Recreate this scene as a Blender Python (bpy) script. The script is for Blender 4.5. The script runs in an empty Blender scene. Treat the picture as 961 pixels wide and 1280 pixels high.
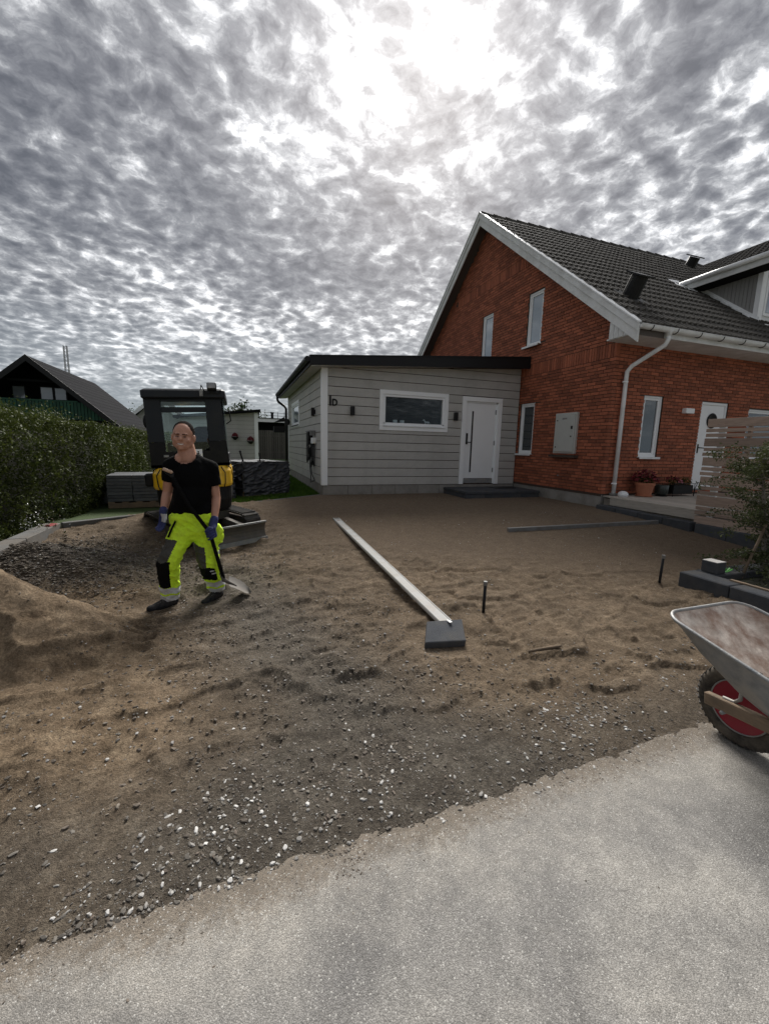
import bpy, math, random
import numpy as np
from mathutils import Vector, Matrix, Euler
random.seed(7); RNG = np.random.default_rng(7)
S = bpy.context.scene
COL = S.collection
PI = math.pi

# ------------------------------------------------------------------ camera
CAM_Z = 1.2
PPX, PPY, FPX = 480.5, 640.0, 518.0
A_ = np.array([1519.5, 44.0, -FPX]); B_ = np.array([-187.5, 89.0, -FPX]); V_ = -np.array([-75.5, -3240.0, -FPX])
M_ = np.array([v / np.linalg.norm(v) for v in (A_, B_, V_)]).T
U_, _s, Vt_ = np.linalg.svd(M_); R_ = U_ @ Vt_
cam = bpy.data.cameras.new('camera'); camo = bpy.data.objects.new('camera', cam); COL.objects.link(camo)
camo.matrix_world = Matrix.Translation((0, 0, CAM_Z)) @ Matrix([list(r) for r in R_.T]).to_4x4()
cam.sensor_fit = 'HORIZONTAL'; cam.sensor_width = 36; cam.lens = 36 * FPX / 961
cam.clip_start = 0.05; cam.clip_end = 2000
S.camera = camo
def ray(x, y): return R_.T @ np.array([x - PPX, -(y - PPY), -FPX])

# ------------------------------------------------------------------ sky and sun
sund = ray(535, 40); sund = sund / np.linalg.norm(sund)
SUN_EL = math.asin(sund[2]); SUN_AZ = math.atan2(sund[0], sund[1])
W = bpy.data.worlds.new('World'); S.world = W; W.use_nodes = True
nt = W.node_tree; nt.nodes.clear()
def N(nt, t, **k):
    n = nt.nodes.new(t)
    for a, b in k.items():
        if a == 'i':
            for kk, vv in b.items():
                if hasattr(vv, 'is_output'): nt.links.new(vv, n.inputs[kk])
                else: n.inputs[kk].default_value = vv
        else: setattr(n, a, b)
    return n
def mth(nt, op, a, b=0.0, c=None, clamp=False):
    n = nt.nodes.new('ShaderNodeMath'); n.operation = op; n.use_clamp = clamp
    for i, v in enumerate((a, b, c)):
        if v is None: continue
        if hasattr(v, 'is_output'): nt.links.new(v, n.inputs[i])
        else: n.inputs[i].default_value = v
    return n.outputs[0]
def vmth(nt, op, a, b=None, s=None):
    n = nt.nodes.new('ShaderNodeVectorMath'); n.operation = op
    for i, v in enumerate((a, b)):
        if v is None: continue
        if hasattr(v, 'is_output'): nt.links.new(v, n.inputs[i])
        else: n.inputs[i].default_value = v
    if s is not None:
        if hasattr(s, 'is_output'): nt.links.new(s, n.inputs['Scale'])
        else: n.inputs['Scale'].default_value = s
    return n
def ramp(nt, fac, stops, interp='LINEAR'):
    n = nt.nodes.new('ShaderNodeValToRGB'); n.color_ramp.interpolation = interp
    el = n.color_ramp.elements
    while len(el) < len(stops): el.new(0.5)
    for e, (p, c) in zip(el, stops):
        e.position = p; e.color = (c[0], c[1], c[2], 1) if not isinstance(c, float) else (c, c, c, 1)
    nt.links.new(fac, n.inputs[0]); return n.outputs[0]
def mixc(nt, f, a, b, bt='MIX'):
    n = nt.nodes.new('ShaderNodeMix'); n.data_type = 'RGBA'; n.blend_type = bt
    for s, v in ((n.inputs[0], f), (n.inputs[6], a), (n.inputs[7], b)):
        if hasattr(v, 'is_output'): nt.links.new(v, s)
        elif isinstance(v, tuple): s.default_value = (v[0], v[1], v[2], 1)
        else: s.default_value = v
    return n.outputs[2]
def noise(nt, vec, scale, detail=3, rough=0.5, dist=0.0, out='Fac'):
    n = N(nt, 'ShaderNodeTexNoise', i={'Scale': scale, 'Detail': detail, 'Roughness': rough, 'Distortion': dist})
    if vec is not None: nt.links.new(vec, n.inputs['Vector'])
    return n.outputs[0] if out == 'Fac' else n.outputs[1]

tc = N(nt, 'ShaderNodeTexCoord').outputs['Generated']
sep = N(nt, 'ShaderNodeSeparateXYZ', i={0: tc})
zz = mth(nt, 'MAXIMUM', sep.outputs[2], 0.0)
den = mth(nt, 'ADD', zz, 0.20)
px_ = mth(nt, 'DIVIDE', sep.outputs[0], den); py_ = mth(nt, 'DIVIDE', sep.outputs[1], den)
P = N(nt, 'ShaderNodeCombineXYZ', i={0: px_, 1: py_, 2: 3.7}).outputs[0]
# a gentle warp gives the cells a wind-drawn look
wn = noise(nt, P, 5.2, 4, 0.6, 0, 'Col')
Pw = vmth(nt, 'ADD', P, vmth(nt, 'SCALE', vmth(nt, 'SUBTRACT', wn, (0.5, 0.5, 0.5)).outputs[0], s=0.11).outputs[0]).outputs[0]
vor = N(nt, 'ShaderNodeTexVoronoi', feature='SMOOTH_F1', i={'Vector': Pw, 'Scale': 19.0, 'Smoothness': 0.42, 'Randomness': 1.0}).outputs['Distance']
fine = noise(nt, Pw, 20.0, 8, 0.68, 0.0)
med = noise(nt, Pw, 6.5, 6, 0.62, 0.15)
big = noise(nt, P, 1.1, 4, 0.55, 0.3)
lum = noise(nt, P, 0.7, 3, 0.5, 0.0)
# each term is centred on 0: cell joints are thin, cell cores thick, broad masses vary both
cells = mth(nt, 'MULTIPLY', mth(nt, 'SUBTRACT', 0.40, vor), mth(nt, 'MULTIPLY_ADD', lum, 1.5, -0.20))
t1 = mth(nt, 'MULTIPLY_ADD', mth(nt, 'SUBTRACT', fine, 0.5), 1.15, cells)
t2 = mth(nt, 'MULTIPLY_ADD', mth(nt, 'SUBTRACT', med, 0.5), 1.25, t1)
t3 = mth(nt, 'MULTIPLY_ADD', mth(nt, 'SUBTRACT', big, 0.5), 1.2, t2)
thick = mth(nt, 'MULTIPLY_ADD', t3, 0.98, 0.625)
sv = vmth(nt, 'DOT_PRODUCT', tc, (float(sund[0]), float(sund[1]), float(sund[2]))).outputs['Value']
cosm = mth(nt, 'MAXIMUM', sv, 0.0)
g1 = mth(nt, 'POWER', cosm, 34.0); g2 = mth(nt, 'POWER', cosm, 6.0)
thk = mth(nt, 'SUBTRACT', thick, mth(nt, 'MULTIPLY_ADD', g1, 0.10, mth(nt, 'MULTIPLY', g2, 0.02)), clamp=True)
ccol = ramp(nt, thk, [(0.0, (1.05, 1.05, 1.05)), (0.20, (0.70, 0.705, 0.715)), (0.38, (0.345, 0.35, 0.36)), (0.56, (0.185, 0.189, 0.20)), (0.78, (0.112, 0.115, 0.126)), (1.0, (0.072, 0.075, 0.084))])
glow = mth(nt, 'MULTIPLY_ADD', g1, 1.1, mth(nt, 'MULTIPLY_ADD', g2, 0.22, 0.88))
cl = vmth(nt, 'SCALE', ccol, s=glow).outputs[0]
hz = ramp(nt, zz, [(0.0, 1.0), (0.035, 0.9), (0.12, 0.35), (0.26, 0.0)])
cl2 = mixc(nt, hz, cl, (0.20, 0.235, 0.27))
below = ramp(nt, mth(nt, 'MULTIPLY_ADD', sep.outputs[2], 5.0, 0.5, clamp=True), [(0.4, 0.0), (0.5, 1.0)])
cl3 = mixc(nt, below, (0.10, 0.10, 0.09), cl2)
sky = N(nt, 'ShaderNodeTexSky', sky_type='NISHITA', sun_disc=False, sun_elevation=SUN_EL, sun_rotation=SUN_AZ)
sky.dust_density = 2.0
bg1 = N(nt, 'ShaderNodeBackground', i={'Color': sky.outputs[0], 'Strength': 0.05})
bg2 = N(nt, 'ShaderNodeBackground', i={'Color': cl3, 'Strength': 0.60})
mixs = N(nt, 'ShaderNodeMixShader', i={0: 0.93, 1: bg1.outputs[0], 2: bg2.outputs[0]})
wo = N(nt, 'ShaderNodeOutputWorld', i={0: mixs.outputs[0]})
W.cycles.sampling_method = 'MANUAL'; W.cycles.sample_map_resolution = 1024

sl = bpy.data.lights.new('sun', 'SUN'); so = bpy.data.objects.new('sun', sl); COL.objects.link(so)
sl.energy = 2.0; sl.angle = math.radians(28); sl.color = (1.0, 0.96, 0.90)
so.rotation_euler = Vector((-sund[0], -sund[1], -sund[2])).to_track_quat('-Z', 'Y').to_euler()
S.view_settings.view_transform = 'Standard'; S.view_settings.look = 'None'
S.view_settings.exposure = 1.5; S.view_settings.gamma = 1.0
S.view_settings.use_curve_mapping = False

# ------------------------------------------------------------------ helpers
def material(name, col, rough=0.7, metal=0.0, var=0.12, vscale=6.0, bump=0.0, bscale=80.0, island=0.0,
             spec=0.5, grain=None, dirt=None, coat=0.0, detail=4):
    """base colour with noise variation, per-piece variation, optional stretched grain and bump"""
    m = bpy.data.materials.new(name); m.use_nodes = True; nt = m.node_tree
    b = nt.nodes['Principled BSDF']; b.inputs['Roughness'].default_value = rough; b.inputs['Metallic'].default_value = metal
    b.inputs['Specular IOR Level'].default_value = spec; b.inputs['Coat Weight'].default_value = coat
    co = N(nt, 'ShaderNodeTexCoord').outputs['Object']
    gm = N(nt, 'ShaderNodeNewGeometry')
    oi = N(nt, 'ShaderNodeObjectInfo')
    rnd = mth(nt, 'FRACT', mth(nt, 'ADD', gm.outputs['Random Per Island'], oi.outputs['Random']))
    vec = vmth(nt, 'ADD', co, vmth(nt, 'SCALE', (7.1, 3.3, 5.7), s=rnd).outputs[0]).outputs[0] if island else co
    if grain:
        mp = N(nt, 'ShaderNodeMapping', i={'Vector': vec, 'Scale': grain}); vec2 = mp.outputs[0]
    else: vec2 = vec
    n1 = noise(nt, vec2, vscale, detail, 0.6)
    f = mth(nt, 'MULTIPLY_ADD', mth(nt, 'SUBTRACT', n1, 0.5), 2 * var * 1.6, 1.0)
    if island: f = mth(nt, 'MULTIPLY', f, mth(nt, 'MULTIPLY_ADD', mth(nt, 'SUBTRACT', rnd, 0.5), 2 * island, 1.0))
    c = vmth(nt, 'SCALE', (col[0], col[1], col[2]), s=f).outputs[0]
    if dirt:
        dcol, amt, dsc = dirt
        dn = noise(nt, co, dsc, 6, 0.65)
        df = ramp(nt, dn, [(0.5 - 0.22 * amt, 0.0), (0.62 + 0.1 * (1 - amt), float(min(1, amt + 0.15)))])
        c = mixc(nt, df, c, dcol)
    nt.links.new(c, b.inputs['Base Color'])
    if bump:
        bn = noise(nt, vec2, bscale, 5, 0.65)
        bp = N(nt, 'ShaderNodeBump', i={'Strength': min(1.0, bump), 'Distance': 0.01, 'Height': bn})
        nt.links.new(bp.outputs[0], b.inputs['Normal'])
    rr = mth(nt, 'MULTIPLY_ADD', mth(nt, 'SUBTRACT', n1, 0.5), 0.25, rough, clamp=True)
    nt.links.new(rr, b.inputs['Roughness'])
    return m
def glassmat(name, tint, gl=0.25, alpha=0.8, rough=0.02):
    m = bpy.data.materials.new(name); m.use_nodes = True; nt = m.node_tree; nt.nodes.clear()
    tr = N(nt, 'ShaderNodeBsdfTransparent', i={0: (*tint, 1)})
    df = N(nt, 'ShaderNodeBsdfDiffuse', i={0: (tint[0] * .2, tint[1] * .2, tint[2] * .2, 1)})
    g = N(nt, 'ShaderNodeBsdfGlossy', i={'Color': (.9, .93, .95, 1), 'Roughness': rough})
    lw = N(nt, 'ShaderNodeLayerWeight', i={0: 0.12})
    fr = mth(nt, 'MULTIPLY_ADD', lw.outputs['Facing'], 0.5, gl * 0.5, clamp=True)
    a = N(nt, 'ShaderNodeMixShader', i={0: alpha, 1: df.outputs[0], 2: tr.outputs[0]})
    s = N(nt, 'ShaderNodeMixShader', i={0: fr, 1: a.outputs[0], 2: g.outputs[0]})
    N(nt, 'ShaderNodeOutputMaterial', i={0: s.outputs[0]})
    return m

class MB:
    """collects simple solids, then links them as one mesh object"""
    def __init__(s): s.v = []; s.f = []; s.m = []
    def add(s, vs, fs, mi=0):
        o = len(s.v); s.v += [tuple(map(float, p)) for p in vs]
        for f in fs: s.f.append(tuple(i + o for i in f)); s.m.append(mi)
        return s
    def box(s, x0, y0, z0, x1, y1, z1, mi=0):
        x0, x1 = sorted((x0, x1)); y0, y1 = sorted((y0, y1)); z0, z1 = sorted((z0, z1))
        return s.add([(x0,y0,z0),(x1,y0,z0),(x1,y1,z0),(x0,y1,z0),(x0,y0,z1),(x1,y0,z1),(x1,y1,z1),(x0,y1,z1)],
              [(0,3,2,1),(4,5,6,7),(0,1,5,4),(1,2,6,5),(2,3,7,6),(3,0,4,7)], mi)
    def bar(s, p, q, w, h, up=(0,0,1), mi=0, w2=None, h2=None):
        p = Vector(p); q = Vector(q); d = (q - p).normalized(); u = Vector(up)
        r = d.cross(u)
        if r.length < 1e-4: r = d.cross(Vector((1,0,0)))
        r.normalize(); u = r.cross(d).normalized(); vs = []
        for c, ww, hh in ((p, w, h), (q, w2 or w, h2 or h)):
            for a, b in ((-1,-1),(1,-1),(1,1),(-1,1)): vs.append(c + r * a * ww / 2 + u * b * hh / 2)
        return s.add(vs, [(0,1,2,3),(7,6,5,4),(0,4,5,1),(1,5,6,2),(2,6,7,3),(3,7,4,0)], mi)
    def tube(s, pts, r, n=8, mi=0, cap=True, rs=None):
        pts = [Vector(p) for p in pts]; k = len(pts); vs = []; up = None
        for i, p in enumerate(pts):
            d = (pts[min(i+1,k-1)] - pts[max(i-1,0)]).normalized()
            if up is None:
                up = Vector((0,0,1)) if abs(d.z) < .9 else Vector((1,0,0))
            a = d.cross(up).normalized(); up = a.cross(d).normalized()
            rr = rs[i] if rs else r
            for j in range(n):
                t = 2*PI*j/n; vs.append(p + a*math.cos(t)*rr + up*math.sin(t)*rr)
        fs = [(i*n+j, i*n+(j+1)%n, (i+1)*n+(j+1)%n, (i+1)*n+j) for i in range(k-1) for j in range(n)]
        if cap: fs += [tuple(range(n-1,-1,-1)), tuple((k-1)*n+j for j in range(n))]
        return s.add(vs, fs, mi)
    def lathe(s, prof, c=(0,0,0), n=20, mi=0, ax=None):
        """prof [(r,z)], revolved round z (or ax) at c"""
        q = Vector((0,0,1)).rotation_difference(Vector(ax)) if ax else None; vs = []; c = Vector(c)
        for r, z in prof:
            for j in range(n):
                p = Vector((r*math.cos(2*PI*j/n), r*math.sin(2*PI*j/n), z))
                vs.append(c + (q @ p if q else p))
        k = len(prof)
        fs = [(i*n+j, i*n+(j+1)%n, (i+1)*n+(j+1)%n, (i+1)*n+j) for i in range(k-1) for j in range(n)]
        fs += [tuple(range(n-1,-1,-1)), tuple((k-1)*n+j for j in range(n))]
        return s.add(vs, fs, mi)
    def prism(s, poly, lo, hi, axis='x', mi=0):
        k = len(poly)
        def P(a, b, t): return {'x': (t,a,b), 'y': (a,t,b), 'z': (a,b,t)}[axis]
        vs = [P(a,b,lo) for a,b in poly] + [P(a,b,hi) for a,b in poly]
        fs = [tuple(range(k-1,-1,-1)), tuple(range(k,2*k))] + [(i,(i+1)%k,(i+1)%k+k,i+k) for i in range(k)]
        return s.add(vs, fs, mi)
    def ell(s, c, r, n=10, k=7, mi=0, rot=None):
        vs = []
        for i in range(k+1):
            t = PI*i/k
            for j in range(n):
                p = Vector((r[0]*math.sin(t)*math.cos(2*PI*j/n), r[1]*math.sin(t)*math.sin(2*PI*j/n), r[2]*math.cos(t)))
                if rot: p = rot @ p
                vs.append(Vector(c)+p)
        fs = [(i*n+j, (i+1)*n+j, (i+1)*n+(j+1)%n, i*n+(j+1)%n) for i in range(k) for j in range(n)]
        return s.add(vs, fs, mi)
    def cap(s, p, q, r0, r1, n=10, mi=0):
        """tapered limb with ball ends"""
        p = Vector(p); q = Vector(q)
        s.tube([p, q], 0, n, mi, True, [r0, r1]); s.ell(p, (r0,)*3, n, 7, mi); return s.ell(q, (r1,)*3, n, 7, mi)
    def build(s, name, mat, parent=None, smooth=False, bevel=0, local=False, fix=True, segs=1):
        v = np.array(s.v, dtype=float)
        if parent is not None and not local: v = v - np.array(parent_loc(parent))
        c = (v.min(0) + v.max(0)) / 2 if len(v) else np.zeros(3)
        me = bpy.data.meshes.new(name); me.from_pydata((v - c).tolist(), [], s.f)
        mats = mat if isinstance(mat, (list, tuple)) else [mat]
        for m in mats: me.materials.append(m)
        if len(mats) > 1: me.polygons.foreach_set('material_index', s.m)
        if smooth: me.polygons.foreach_set('use_smooth', [True]*len(me.polygons))
        me.update()
        if fix:
            import bmesh
            bm = bmesh.new(); bm.from_mesh(me); bmesh.ops.recalc_face_normals(bm, faces=bm.faces); bm.to_mesh(me); bm.free()
        o = bpy.data.objects.new(name, me); COL.objects.link(o); o.location = c
        if parent is not None: o.parent = parent
        if bevel:
            md = o.modifiers.new('bevel', 'BEVEL'); md.width = bevel; md.segments = segs; md.limit_method = 'ANGLE'
        return o
OFF = {}
def parent_loc(p):
    l = Vector((0,0,0))
    while p is not None: l += Vector(p.location); p = p.parent
    return l
def tag(o, label, cat, group=None, kind=None):
    if label: o['label'] = label
    if cat: o['category'] = cat
    if group: o['group'] = group
    if kind: o['kind'] = kind
    return o
def empty(name, loc, label, cat, group=None, rot=(0,0,0)):
    o = bpy.data.objects.new(name, None); COL.objects.link(o); o.location = loc; o.rotation_euler = rot; o.empty_display_size = .2
    return tag(o, label, cat, group)
def link_copy(src, parent, loc=None, rot=None):
    c = src.copy(); COL.objects.link(c); c.parent = parent
    if loc is not None: c.location = loc
    if rot is not None: c.rotation_euler = rot
    return c
def copy_tree(o, parent=None):
    c = o.copy(); COL.objects.link(c); c.parent = parent
    for ch in list(o.children): copy_tree(ch, c)
    return c
BOXC = {}
def piece(name, mat, parent, x0, y0, z0, x1, y1, z1, bevel=0):
    """one box-shaped part; equal sizes share mesh data"""
    d = (round(abs(x1-x0),3), round(abs(y1-y0),3), round(abs(z1-z0),3)); k = (name, d, mat.name)
    if k not in BOXC:
        me = bpy.data.meshes.new(name); b = MB().box(-d[0]/2,-d[1]/2,-d[2]/2,d[0]/2,d[1]/2,d[2]/2)
        me.from_pydata(b.v, [], b.f); me.materials.append(mat); BOXC[k] = me
    o = bpy.data.objects.new(name, BOXC[k]); COL.objects.link(o); o.parent = parent
    o.location = Vector(((x0+x1)/2, (y0+y1)/2, (z0+z1)/2)) - parent_loc(parent)
    if bevel:
        md = o.modifiers.new('bevel', 'BEVEL'); md.width = bevel; md.segments = 1
    return o
def remeshed(mb, name, mat, parent, voxel, smooth=3, local=True):
    """one continuous skin over overlapping limbs"""
    o = mb.build(name, mat, parent, fix=False, local=local)
    m = o.modifiers.new('r', 'REMESH'); m.mode = 'VOXEL'; m.voxel_size = voxel
    m2 = o.modifiers.new('s', 'SMOOTH'); m2.factor = 0.5; m2.iterations = smooth
    dg = bpy.context.evaluated_depsgraph_get(); dg.update()
    me = bpy.data.meshes.new_from_object(o.evaluated_get(dg)); old = o.data
    o.modifiers.clear(); o.data = me; bpy.data.meshes.remove(old)
    me.polygons.foreach_set('use_smooth', [True]*len(me.polygons))
    if len(me.materials) == 0: me.materials.append(mat)
    return o
def gridmesh(name, X, Y, Z, mat, attrs=None, smooth=True):
    ny, nx = X.shape; me = bpy.data.meshes.new(name)
    v = np.stack([X, Y, Z], -1).reshape(-1, 3).astype(np.float32)
    i = np.arange(ny*nx).reshape(ny, nx)
    q = np.stack([i[:-1,:-1], i[:-1,1:], i[1:,1:], i[1:,:-1]], -1).reshape(-1, 4)
    me.vertices.add(len(v)); me.vertices.foreach_set('co', v.ravel())
    me.loops.add(q.size); me.loops.foreach_set('vertex_index', q.ravel().astype(np.int32))
    me.polygons.add(len(q)); me.polygons.foreach_set('loop_start', np.arange(0, q.size, 4, dtype=np.int32))
    me.update(calc_edges=True)
    if smooth: me.polygons.foreach_set('use_smooth', np.ones(len(q), dtype=bool))
    for k, a in (attrs or {}).items():
        at = me.attributes.new(k, 'FLOAT', 'POINT'); at.data.foreach_set('value', a.ravel().astype(np.float32))
    me.materials.append(mat); o = bpy.data.objects.new(name, me); COL.objects.link(o); return o
def facesmesh(name, V, F, mat, parent=None, smooth=False):
    """V (n,3), F (m,k) numpy"""
    me = bpy.data.meshes.new(name); k = F.shape[1]
    me.vertices.add(len(V)); me.vertices.foreach_set('co', V.astype(np.float32).ravel())
    me.loops.add(F.size); me.loops.foreach_set('vertex_index', F.astype(np.int32).ravel())
    me.polygons.add(len(F)); me.polygons.foreach_set('loop_start', np.arange(0, F.size, k, dtype=np.int32))
    me.update(calc_edges=True)
    me.polygons.foreach_set('use_smooth', np.full(len(F), bool(smooth)))
    me.materials.append(mat); o = bpy.data.objects.new(name, me); COL.objects.link(o)
    if parent is not None: o.parent = parent
    return o
def vnoise(x, y, seed=0):
    xi = np.floor(x).astype(np.int64); yi = np.floor(y).astype(np.int64); fx = x-xi; fy = y-yi
    fx = fx*fx*fx*(fx*(fx*6-15)+10); fy = fy*fy*fy*(fy*(fy*6-15)+10)
    def h(a, b):
        n = (a*374761393 + b*668265263 + seed*974634777) & 0xffffffff
        n = ((n ^ (n >> 13))*1274126177) & 0xffffffff
        return ((n ^ (n >> 16)) & 0xffff)/65535.0
    return (h(xi,yi)*(1-fx)+h(xi+1,yi)*fx)*(1-fy)+(h(xi,yi+1)*(1-fx)+h(xi+1,yi+1)*fx)*fy
def fbm(x, y, f, o=4, seed=0, g=.5):
    a = 1; t = 0; s = 0
    for i in range(o):
        c, sn = math.cos(.7*i), math.sin(.7*i)
        t = t + a*(vnoise((x*c-y*sn)*f+17.3*i, (x*sn+y*c)*f-9.1*i, seed+i)-.5); s += a; a *= g; f *= 2.03
    return t/s*2
def sstep(a, b, x): t = np.clip((x-a)/(b-a), 0, 1); return t*t*(3-2*t)
def base_h(x, y):
    ye = y + .45*np.maximum(0, x-3); return -.3*(1-sstep(3.4, 8.2, ye))
def ground_z(x, y): return float(base_h(np.array(float(x)), np.array(float(y))))

# ------------------------------------------------------------------ materials
M = {}
M['white'] = material('white_paint', (.88,.89,.90), .45, var=.03, vscale=3)
M['whiteweather'] = material('weathered_white_paint', (.76,.77,.77), .6, var=.10, vscale=8, grain=(1,1,6), dirt=((.46,.45,.43), .4, 3.0), bump=.15)
M['whitemetal'] = material('white_metal', (.84,.85,.86), .35, var=.05, dirt=((.4,.4,.38), .35, 3.0))
M['siding'] = material('grey_siding_paint', (.47,.455,.43), .6, var=.08, vscale=5, grain=(1,1,8), island=.05, bump=.25, bscale=60, dirt=((.28,.27,.25),.25,1.5))
M['brick'] = material('red_brick', (.335,.102,.052), .85, var=.28, vscale=22, island=.33, bump=.6, bscale=120)
M['mortar'] = material('dark_mortar', (.075,.052,.040), .95, var=.2, vscale=30, bump=.4)
M['tile'] = material('concrete_roof_tile', (.036,.031,.026), .8, var=.35, vscale=14, island=.28, bump=.5, bscale=90, dirt=((.10,.095,.08), .3, 3.0))
M['black'] = material('black_metal', (.012,.012,.013), .5, var=.1, spec=.25)
M['blackroof'] = material('black_roof_felt', (.010,.010,.011), .9, spec=.1, var=.2, bump=.2)
M['plinth'] = material('rendered_concrete', (.27,.255,.235), .9, var=.18, vscale=5, bump=.4, bscale=70, dirt=((.14,.12,.10), .45, 2.2), island=.06)
M['slabs'] = material('grey_paving_slabs', (.105,.11,.118), .9, spec=.15, var=.25, vscale=9, island=.22, bump=.4)
M['slate'] = material('anthracite_concrete', (.066,.071,.080), .9, spec=.15, var=.22, vscale=10, island=.16, bump=.5, bscale=120, dirt=((.13,.12,.105), .3, 5))
M['kerb'] = material('grey_concrete_kerb', (.15,.152,.152), .95, spec=.15, var=.18, vscale=9, island=.08, bump=.4, bscale=120, dirt=((.16,.13,.10), .4, 3))
M['deck'] = material('weathered_wood', (.42,.38,.33), .8, var=.25, vscale=6, grain=(8,1,8), island=.14, bump=.35, bscale=25)
M['slat'] = material('slat_wood', (.36,.265,.21), .8, var=.30, vscale=5, grain=(8,1.2,10), island=.20, bump=.4, bscale=22)
M['pane'] = material('window_glass_dark', (.035,.045,.052), .04, var=.05, spec=1.0, coat=.6)
M['paneblue'] = material('window_glass_blind', (.30,.36,.42), .12, var=.04, spec=.9, coat=.6)
M['galv'] = material('galvanised_steel', (.27,.285,.30), .55, metal=.5, var=.35, vscale=16, dirt=((.36,.33,.29), .6, 8), bump=.25)
M['rubber'] = material('rubber', (.028,.027,.026), .8, var=.3, vscale=20, dirt=((.13,.11,.09), .5, 6), bump=.3)
M['skin'] = material('skin', (.46,.235,.16), .5, var=.10, vscale=18, bump=.1, bscale=120)
M['hair'] = material('dark_short_hair', (.010,.007,.006), .95, spec=.05, var=.5, vscale=90, bump=.6, bscale=300)
M['tee'] = material('black_cotton', (.0045,.0045,.005), .95, spec=.08, var=.25, vscale=12, bump=.5, bscale=25)
M['hiviz'] = material('hi_vis_yellow_fabric', (.68,.98,.03), .85, var=.12, vscale=10, bump=1.0, bscale=22, dirt=((.36,.46,.06), .25, 9))
M['greyfab'] = material('dark_grey_fabric', (.055,.052,.045), .85, var=.25, vscale=20, bump=.6, bscale=30)
M['blackfab'] = material('black_fabric', (.006,.006,.006), .95, spec=.1, var=.3, vscale=20, bump=.5, bscale=30)
M['reflect'] = material('silver_reflective_band', (.62,.64,.66), .35, var=.15, vscale=20, bump=.4, bscale=40)
M['glove'] = material('blue_work_glove', (.020,.028,.115), .7, var=.3, vscale=30, bump=.4)
M['glovepale'] = material('pale_glove_palm', (.42,.42,.42), .8, var=.2, vscale=30)
M['shoe'] = material('work_shoe_leather', (.018,.020,.024), .8, var=.4, vscale=25, spec=.15, dirt=((.10,.085,.07), .35, 14))
M['yellow'] = material('yellow_machine_paint', (.85,.50,.015), .4, var=.06, coat=.2, dirt=((.45,.28,.05), .2, 5))
M['charcoal'] = material('charcoal_machine_paint', (.014,.017,.022), .5, var=.12, spec=.3, dirt=((.035,.033,.03), .25, 4))
M['blackplastic'] = material('black_plastic', (.007,.007,.008), .55, var=.15, spec=.25, dirt=((.03,.026,.022), .2, 5))
M['steelworn'] = material('worn_steel', (.10,.092,.083), .7, metal=.2, var=.3, vscale=14, dirt=((.15,.125,.10), .5, 5), bump=.3)
M['cabglass'] = glassmat('cab_glass', (.95,.99,.985), .08, 1.0)
M['winglass'] = glassmat('clear_window_glass', (.8,.84,.85), .02, .98)
M['tyre'] = material('muddy_tyre', (.030,.029,.028), .9, var=.3, vscale=20, dirt=((.17,.145,.115), .75, 9), bump=.4, spec=.15)
M['wrap'] = material('black_wrap_film', (.035,.037,.043), .38, var=.3, vscale=6, bump=.25, bscale=9, spec=.5)
M['wood'] = material('rough_pine', (.23,.165,.11), .85, var=.35, vscale=8, grain=(1,1,7), island=.12, bump=.4, dirt=((.12,.095,.07), .5, 9))
M['greywood'] = material('grey_aged_wood', (.20,.18,.155), .85, var=.3, vscale=9, grain=(6,6,1), island=.12, bump=.4, dirt=((.12,.10,.08),.4,6))
M['terracotta'] = material('terracotta', (.42,.16,.09), .8, var=.15, vscale=9, bump=.2)
M['redmetal'] = material('red_paint', (.27,.010,.030), .45, var=.15, dirt=((.20,.05,.04), .3, 10))
M['concave'] = material('cement_stained_steel', (.74,.66,.58), .85, metal=.0, var=.6, vscale=9, dirt=((.30,.19,.14), .75, 11), bump=.35, bscale=40, detail=7)
M['near_black'] = material('near_black_matt', (.02,.019,.018), .95, spec=.05)
M['darkwood'] = material('black_stained_wood', (.006,.0065,.0065), .9, spec=.1, var=.2, vscale=5, grain=(4,4,1), island=.2)
M['greenwood'] = material('dark_green_boards', (.012,.060,.036), .75, var=.2, island=.2)
M['roofdark'] = material('dark_slate_roof', (.012,.0125,.015), .95, spec=.05, var=.3, vscale=5, island=.12, bump=.4)
M['fencewood'] = material('old_fence_wood', (.105,.098,.088), .85, var=.3, vscale=5, grain=(5,5,1), island=.25)
M['redflower'] = material('dark_red_petals', (.16,.014,.020), .6, var=.35, vscale=30, island=.5)
M['pinkflower'] = material('pink_petals', (.55,.20,.26), .6, var=.2, vscale=30, island=.35)
M['board'] = material('aluminium_straightedge', (.50,.50,.49), .8, metal=.0, spec=.1, var=.1, vscale=9, dirt=((.42,.36,.29), .3, 8))
M['greyrail'] = material('grey_rail_metal', (.20,.205,.205), .5, metal=.3, var=.15, dirt=((.13,.105,.08), .4, 7))
M['basalt'] = M['slate']
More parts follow.
